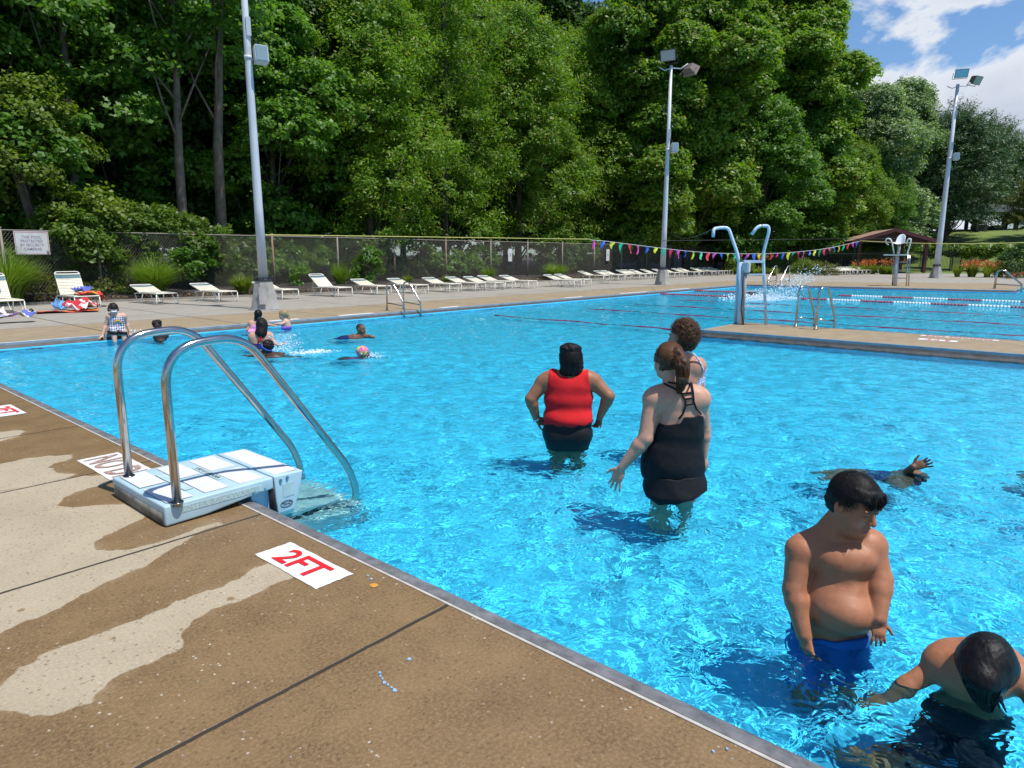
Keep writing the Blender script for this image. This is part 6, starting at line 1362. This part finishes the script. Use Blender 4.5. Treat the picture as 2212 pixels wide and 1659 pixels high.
# ===== girl on the pool edge =====
f=Fig('person',Z3,(1800,1100),16.05,'girl in goggles and gingham rainbow swimsuit sitting on the far pool edge',.010);J=f.J
f.ell(J(1825,1190),(.155,.12,.12));f.ell(J(1822,1090),(.14,.105,.15));f.cone(J(1720,1005),J(1915,1000),.062,.062,'t',.05)
f.cone(J(1755,1240,-.05),J(1775,1250,-.32),.085,.065,'t',.03);f.cone(J(1775,1250,-.32),J(1790,1400,-.38),.058,.04,'t',.02);f.cone(J(1890,1245,-.05),J(1935,1265,-.32),.085,.065,'t',.03);f.cone(J(1935,1265,-.32),J(1940,1400,-.36),.058,.04,'t',.02)
arm(f,J(1700,1010),J(1650,1140,.02),J(1600,1300,-.06),(.052,.04,.028));arm(f,J(1930,1005),J(1985,1110,.03),J(2030,1260,-.02),(.052,.04,.028));hand(f,J(1600,1300,-.06),(-.6,-.5,-.5),(0,0,-1),.15,.2,.2,-1);hand(f,J(2030,1260,-.02),(.3,-.4,-.7),(0,0,-1),.15,.2,.2,1)
W,Mh=head(f,J(1770,895,-.04),(.08,-.86,-.5),1.0,neck=J(1810,1000,0),nr=.05)
f.body(SK['pale'],face_mods(W,1.0))
mgg,g_,b_=newmat('gingham_fabric');o_=g_.n('TexCoord').outputs['Object'];sp_=g_.n('SeparateXYZ');g_.set(sp_.inputs[0],o_)
cx_=g_.math('GREATER_THAN',g_.math('SINE',g_.math('MULTIPLY',sp_.outputs[0],150.)),0.);cz_=g_.math('GREATER_THAN',g_.math('SINE',g_.math('MULTIPLY',sp_.outputs[2],150.)),0.)
g_.set(b_.inputs['Base Color'],g_.mix(g_.math('MULTIPLY',g_.math('ADD',cx_,cz_),.5),(.62,.64,.68),(.015,.03,.13)))
f.garment('gingham_top',[(1722,975),(1745,1010),(1890,1005),(1910,975),(1930,1020),(1955,1205),(1690,1205),(1700,1030)],.010,mgg)
f.garment('swim_bottom',[(1660,1215),(1980,1215),(1980,1262),(1660,1262)],.012,fabric('black_swim_bottom',(.015,.015,.02)))
for i,(c_,r0_) in enumerate((((.65,.08,.08),.075),((.75,.55,.08),.06),((.08,.45,.15),.045))):
    q=J(1838,1105,-.118-.003*i);MB().tube([(q[0]+r0_*math.cos(a),q[1],q[2]+r0_*.8*math.sin(a)) for a in np.linspace(0,math.pi,12)],.008,5).build('rainbow_stripe',mat('rainbow_%d'%i,c_,.7),f.root)
f.solid('hair',[E_(W(0,-.02,.035),(.088,.103,.097),rot=Mh),E_(J(1700,900,.02),(.03,.05,.06)),E_(J(1830,900,.03),(.03,.05,.06))],HD,.006,rough=.003,cut=lambda X,Y,Zq:-( ((X-W(0,0,0)[0])*Mh[2][0]+(Y-W(0,0,0)[1])*Mh[2][1]+(Zq-W(0,0,0)[2])*Mh[2][2]) -np.where((Y-W(0,0,0)[1])<-.02,.045,-.05)) )
gm=mat('clear_goggles',(.70,.74,.80),.2);
f.solid('goggles',[E_(W(.033,.093,.010),(.026,.012,.017),rot=Mh),E_(W(-.033,.093,.010),(.026,.012,.017),rot=Mh),C_(W(-.02,.1,.01),W(.02,.1,.01),.004,.004)],gm,.004)
# ===== child beside her =====
f=Fig('person',Z3,(2100,1200),15.8,'dark skinned child at the pool wall right of the seated girl',.010,base=None);f.reg=R1;J=f.J
W,Mh=head(f,J(1262,972,0),(-.1,-1,-.1),.95,neck=J(1275,1040,0),nr=.045)
f.cone(J(1250,1055,0),J(1330,1050,0),.06,.06,'t',.05);f.ell(J(1290,1110),(.13,.1,.14),'t',.05);f.cone(J(1290,1120),(J(1290,1120)[0],0,FZ),.1,.06,'t',.05)
f.body(SK['dark'],face_mods(W,.95,lip=(.12,.04,.04)));f.solid('hair',[E_(W(0,-.025,.035),(.083,.098,.09),rot=Mh),E_(J(1235,950,0),(.04,.05,.06)),E_(J(1275,938,0),(.05,.06,.03))],HB,.007,rough=.005)
# ===== child in pink =====
f=Fig('person',Z4,(300,400),16.6,'child in pink swimsuit with wet dark hair facing the far wall',.010);J=f.J
W,Mh=head(f,J(345,245,0),(.25,.95,-.05),.95,neck=J(300,350,0),nr=.045,detail=False)
f.ell(J(265,430),(.12,.09,.14));f.ell(J(250,520),(.13,.1,.12));f.cone(J(225,370),J(330,370),.05,.05,'t',.05);f.cone(J(250,540),(J(250,540)[0],0,FZ),.11,.06,'t',.05)
arm(f,J(220,380,0),J(200,440,-.02),J(160,480,-.05),(.04,.033,.024));arm(f,J(335,375,0),J(470,390,.02),J(590,415,.02),(.04,.033,.024));hand(f,J(590,415,.02),(1,0,-.1),(0,0,-1),.12,.2,.2,1)
f.body(SK['fair']);f.garment('pink_swimsuit',[(235,385),(300,400),(330,385),(345,600),(130,600),(190,470),(222,430)],.010,fabric('pink_swim_fabric',(.75,.28,.50)),extra=[E_(J(230,500),(.17,.14,.05))])
f.solid('hair',[E_(W(0,-.015,.03),(.088,.105,.1),rot=Mh),C_(J(310,290,-.03),J(300,345,-.03),.05,.02,.02)],HBW,.007,rough=.002)
# ===== woman with dark bob and halter =====
f=Fig('person',Z4,(380,600),13.7,'woman with dark shoulder length hair in navy swimsuit with red halter straps, back turned',.009);J=f.J
W,Mh=head(f,J(400,400,0),(.15,.98,-.15),1.05,neck=J(390,520,0),nr=.055,detail=False)
f.ell(J(375,640),(.21,.13,.17));f.ell(J(375,760),(.20,.14,.16));f.cone(J(265,570),J(500,560),.075,.075,'t',.06);f.cone(J(375,780),(J(375,780)[0],0,FZ),.18,.1,'t',.05)
arm(f,J(245,590,0),J(215,690,-.02),J(215,790,0),(.058,.048,.032));arm(f,J(530,580,0),J(580,680,-.05),J(650,720,-.15),(.058,.046,.030));hand(f,J(650,720,-.15),(1,-.1,.35),(0,.2,-1),.19,.3,.15,-1)
f.body(SK['fair']);f.garment('navy_swimsuit',[(245,680),(540,670),(540,860),(200,860)],.011,fabric('navy_print',(.012,.02,.12)))
MB().tube([J(385,590,-.15),J(350,640,-.155),J(335,685,-.16)],.013,6).tube([J(375,590,-.15),J(400,640,-.155),J(425,680,-.16)],.013,6).tube([J(380,560,-.13),J(380,600,-.16)],.015,6).build('halter_strap',fabric('red_strap',(.65,.02,.02)),f.root)
f.solid('hair',[E_(W(0,-.02,.03),(.098,.115,.108),rot=Mh),C_(J(400,420,-.04),J(390,520,-.08),.105,.10,.04),C_(J(350,500,-.08),J(300,535,-.05),.06,.02,.03),C_(J(430,510,-.08),J(455,560,-.06),.055,.02,.03),C_(J(390,520,-.09),J(385,575,-.11),.06,.03,.03)],HB,.008,rough=.004)
# ===== blond toddler =====
f=Fig('person',Z4,(740,400),16.9,'blond toddler in a patterned swimsuit by the far wall facing left',.009);J=f.J
W,Mh=head(f,J(725,245,0),(-.9,-.35,-.1),.92,neck=J(770,330,0),nr=.04)
f.ell(J(785,400),(.09,.08,.12));f.cone(J(760,345),J(800,345),.05,.05,'t',.05);f.cone(J(785,420),(J(785,420)[0],0,FZ),.09,.06,'t',.05)
arm(f,J(770,355,-.05),J(700,385,-.1),J(620,385,-.1),(.04,.034,.024));hand(f,J(620,385,-.1),(-1,0,0),(0,0,-1),.10,.2,.2,1)
f.body(SK['pale'],face_mods(W,.92,brow=(.4,.25,.15)));f.garment('print_swimsuit',[(700,415),(860,415),(860,520),(700,520)],.012,fabric('violet_print',(.20,.10,.45)),extra=[E_(J(740,440),(.20,.13,.05))])
f.solid('hair',[E_(W(0,-.03,.035),(.086,.10,.098),rot=Mh),C_(J(800,240,.02),J(830,380,.02),.05,.025,.03)],HY,.007,rough=.003)
strands(f,W(0,-.03,.035),(.09,.104,.102),Mh,700,.10,lambda q:np.array([[0,-.5,-1.]])+0*q,SY,.002,keep=lambda x,y,z:(z>.03)|(y<0),lift=.03,jit=.1)
# ===== child swimming on the back, dark hair with goggles =====
f=Fig('person',Z4,(480,800),12.4,'curly black haired child with a goggle strap swimming in front of the halter strap woman',.009);J=f.J
W,Mh=head(f,J(480,735,0),(-.15,.98,.05),1.0,neck=J(450,850,.0),nr=.05,detail=False)
f.cone(J(420,870,0),J(560,890,0),.07,.07,'t',.05);f.ell(J(560,930,-.02),(.20,.14,.08),'t',.05);f.cone(J(620,920,-.02),J(820,960,-.1),.10,.06,'t',.05);f.cone(J(820,960,-.1),J(1000,975,-.1),.055,.04,'t',.05)
arm(f,J(420,870,0),J(300,890,0),J(200,885,0),(.042,.035,.026));hand(f,J(200,885,0),(-1,0,.2),(0,0,-1),.14,.25,.2,1);arm(f,J(560,870,0),J(640,855,0),J(740,850,0),(.042,.035,.026))
f.body(SK['dark']);f.solid('hair',[E_(J(492,715,-.01),(.105,.105,.10),.02)],HB,.007,rough=.009)
MB().tube([J(395,690,-.09),J(405,750,-.115),J(470,790,-.125),J(555,805,-.10)],.011,6).build('goggle_strap',mat('blue_goggle_strap',(.05,.10,.45),.4),f.root)
f.solid('swim_trunks',[E_(J(640,930,-.02),(.20,.13,.075))],fabric('black_trunks',(.01,.012,.014)),.009)
# ===== boy swimming, shaved head =====
f=Fig('person',Z4,(1950,500),14.6,'shaven headed boy swimming with his face turned right',.008);J=f.J
W,Mh=head(f,J(1945,470,0),(.8,-.6,.0),1.02,neck=J(1930,570,0),nr=.05)
f.cone(J(1850,590,0),J(2030,590,0),.065,.06,'t',.06);f.ell(J(1860,630,.05),(.22,.14,.09),'t',.06);f.cone(J(1800,630,.05),J(1560,645,.1),.11,.06,'t',.05)
arm(f,J(2040,585,-.05),J(2090,580,-.1),J(2150,600,-.15),(.042,.036,.028))
f.body(SK['mid'],face_mods(W,1.02,lip=(.2,.07,.06),brow=(.03,.02,.015)));f.solid('swim_trunks',[E_(J(1730,632,.07),(.24,.15,.10))],fabric('navy_trunks',(.01,.02,.10)),.009)
f.solid('hair',[E_(W(0,-.016,.036),(.077,.096,.088),rot=Mh)],mat('shaved_hair',(.035,.018,.012),.7),.007)
# ===== girl in the bright swim cap =====
f=Fig('person',Z4,(1980,850),11.9,'girl in a colourful pink swim cap gliding to the right',.008);J=f.J
W,Mh=head(f,J(1985,850,0),(.97,-.2,-.05),1.02,neck=J(1935,950,0),nr=.05)
f.cone(J(1900,975,0),J(2040,975,0),.06,.055,'t',.05);f.ell(J(1830,1010,.0),(.24,.12,.08),'t',.05);f.cone(J(1760,1030,0),J(1640,1060,0),.09,.07,'t',.05)
arm(f,J(2050,965,-.02),J(2150,985,-.02),J(2260,990,-.02),(.04,.034,.024));hand(f,J(2260,990,-.02),(1,0,0),(0,0,-1),.14,.15,.05,1)
f.body((.12,.055,.035),face_mods(W,1.02,lip=(.2,.07,.07)))
mcp,g_,b_=newmat('patterned_swim_cap');o_=g_.n('TexCoord').outputs['Object'];n_=g_.noise(o_,9.,1);cr=g_.n('ValToRGB');cr.color_ramp.interpolation='CONSTANT'
for i,(p_,c_) in enumerate(((0,(.72,.62,.05,1)),(.42,(.15,.5,.12,1)),(.455,(.80,.10,.32,1)),(.56,(.85,.25,.45,1)),(.62,(.8,.12,.04,1)))):
    e_=cr.color_ramp.elements[i] if i<2 else cr.color_ramp.elements.new(p_);e_.position=p_;e_.color=c_
g_.set(cr.inputs[0],n_);g_.set(b_.inputs['Base Color'],cr.outputs[0]);b_.inputs['Roughness'].default_value=.3
f.solid('swim_cap',[E_(W(0,-.022,.036),(.090,.112,.104),rot=Mh)],mcp,.006,cut=lambda X,Y,Zq:-(((X-W(0,0,0)[0])*Mh[2][0]+(Zq-W(0,0,0)[2])*Mh[2][2])+.045-((X-W(0,0,0)[0])*.75)))
f.solid('swimsuit',[E_(J(1820,1015,0),(.23,.13,.088)),C_(J(1990,945,-.03),J(1985,985,-.05),.03,.03)],fabric('pink_print',(.45,.12,.35)),.008)
# ===== far swimmer =====
f=Fig('person',R3,(1925,660),29.,'distant swimmer with only the back of the head out of the spray',.014);J=f.J
f.ell(J(1928,655),(.12,.12,.13),'h');f.ell(J(1960,690,.1),(.5,.25,.13),'t');f.body(SK['tan']);f.solid('hair',[E_(J(1928,650),(.13,.13,.13))],HD,.014,rough=.004)
# partly submerged person at the right photo edge
f=Fig('person',None,(2207,1022),5.4,'dark wet hair of a swimmer under water at the right photo edge',.008);J=f.J
q=np.array(P(2208,1024,-.20));q=np.array((q.dot(f.xh)+.05,q.dot(f.yh)-f.D,-.44));f.ell(q,(.09,.1,.09),'h');f.cone(q+np.array((.1,0,-.05)),q+np.array((.6,.1,-.1)),.13,.12,'t',.05);f.body(SK['tan']);f.solid('hair',[E_(q+np.array((0,0,.01)),(.10,.105,.095))],HBW,.007)
# ---------- splashes ----------
msp=mat('white_spray',(.85,.92,.97),.15,0,.6);msp.node_tree.nodes['Principled BSDF'].inputs['Transmission Weight'].default_value=.0
ico=bmesh.new();bmesh.ops.create_icosphere(ico,subdivisions=1,radius=1.);IV=np.array([v.co[:] for v in ico.verts]);IF=np.array([[v.index for v in q.verts] for q in ico.faces]);ico.free()
def spray(name,pts,rad,label,r):
    n=len(pts);s_=rad*(.25+1.2*r.random((n,1))**2.5)
    V=(pts[:,None,:]+IV[None]*s_[:,:,None]).reshape(-1,3);Fq=(IF[None]+np.arange(n)[:,None,None]*len(IV)).reshape(-1,3)
    o=npmesh(name,V,Fq,msp,smooth=True);return tag(o,label,kind='stuff')
r=np.random.default_rng(5)
# big fan of spray thrown up right of the far swimmer
c0=np.array(P(*Z(R4,30,905),WZ));c1=np.array(P(*Z(R4,330,890),WZ));n=2600
t=r.random(n);bx=c0[None]*(1-t[:,None])+c1[None]*t[:,None];bx=bx+r.normal(size=(n,3))*np.array([.35,.3,0]);hgt=(.2+1.15*np.clip(t*1.1,0,1)**1.1)*r.random(n)**1.7;drift=(fw[:2]*0);bx[:,2]=WZ+.02+hgt;bx[:,:2]+=rt[:2]*(hgt[:,None]*.9)
spray('water_splash',bx,.018,'fan of white spray thrown up right of the distant swimmer',r)
n=900;bx=np.array(P(*Z(R3,1935,695),WZ))[None]+r.normal(size=(n,3))*np.array([.75,.45,.0]);bx[:,2]=WZ+.01+.16*r.random(n)**2;spray('water_splash',bx,.030,'white foam round the distant swimmer',r)
q=np.array(P(*Z(Z4,740,800),WZ));n=700;bx=q[None]+r.normal(size=(n,3))*np.array([.16,.12,0]);bx[:,2]=WZ+.30*r.random(n)**1.4;spray('water_splash',bx,.009,'splash made by the hand of the woman in halter straps',r)
q0=np.array(P(*Z(Z4,930,850),WZ));q1=np.array(P(*Z(Z4,1430,820),WZ));n=500;t=r.random(n);bx=q0[None]*(1-t[:,None])+q1[None]*t[:,None]+r.normal(size=(n,3))*np.array([.12,.12,0]);bx[:,2]=WZ+.03*r.random(n);spray('water_splash',bx,.012,'line of kicked up foam between the children',r)
q=np.array(P(*Z(Z3,2130,1320),WZ));n=420;bx=q[None]+r.normal(size=(n,3))*np.array([.17,.13,0]);bx[:,2]=WZ+.14*r.random(n)**1.5;spray('water_splash',bx,.011,'small splash between the seated girl and the child',r)
q=np.array(P(*Z(Z4,2170,900),WZ));n=160;bx=q[None]+r.normal(size=(n,3))*np.array([.1,.08,0]);bx[:,2]=WZ+.08*r.random(n)**1.5;spray('water_splash',bx,.008,'droplets ahead of the swim cap girl',r)
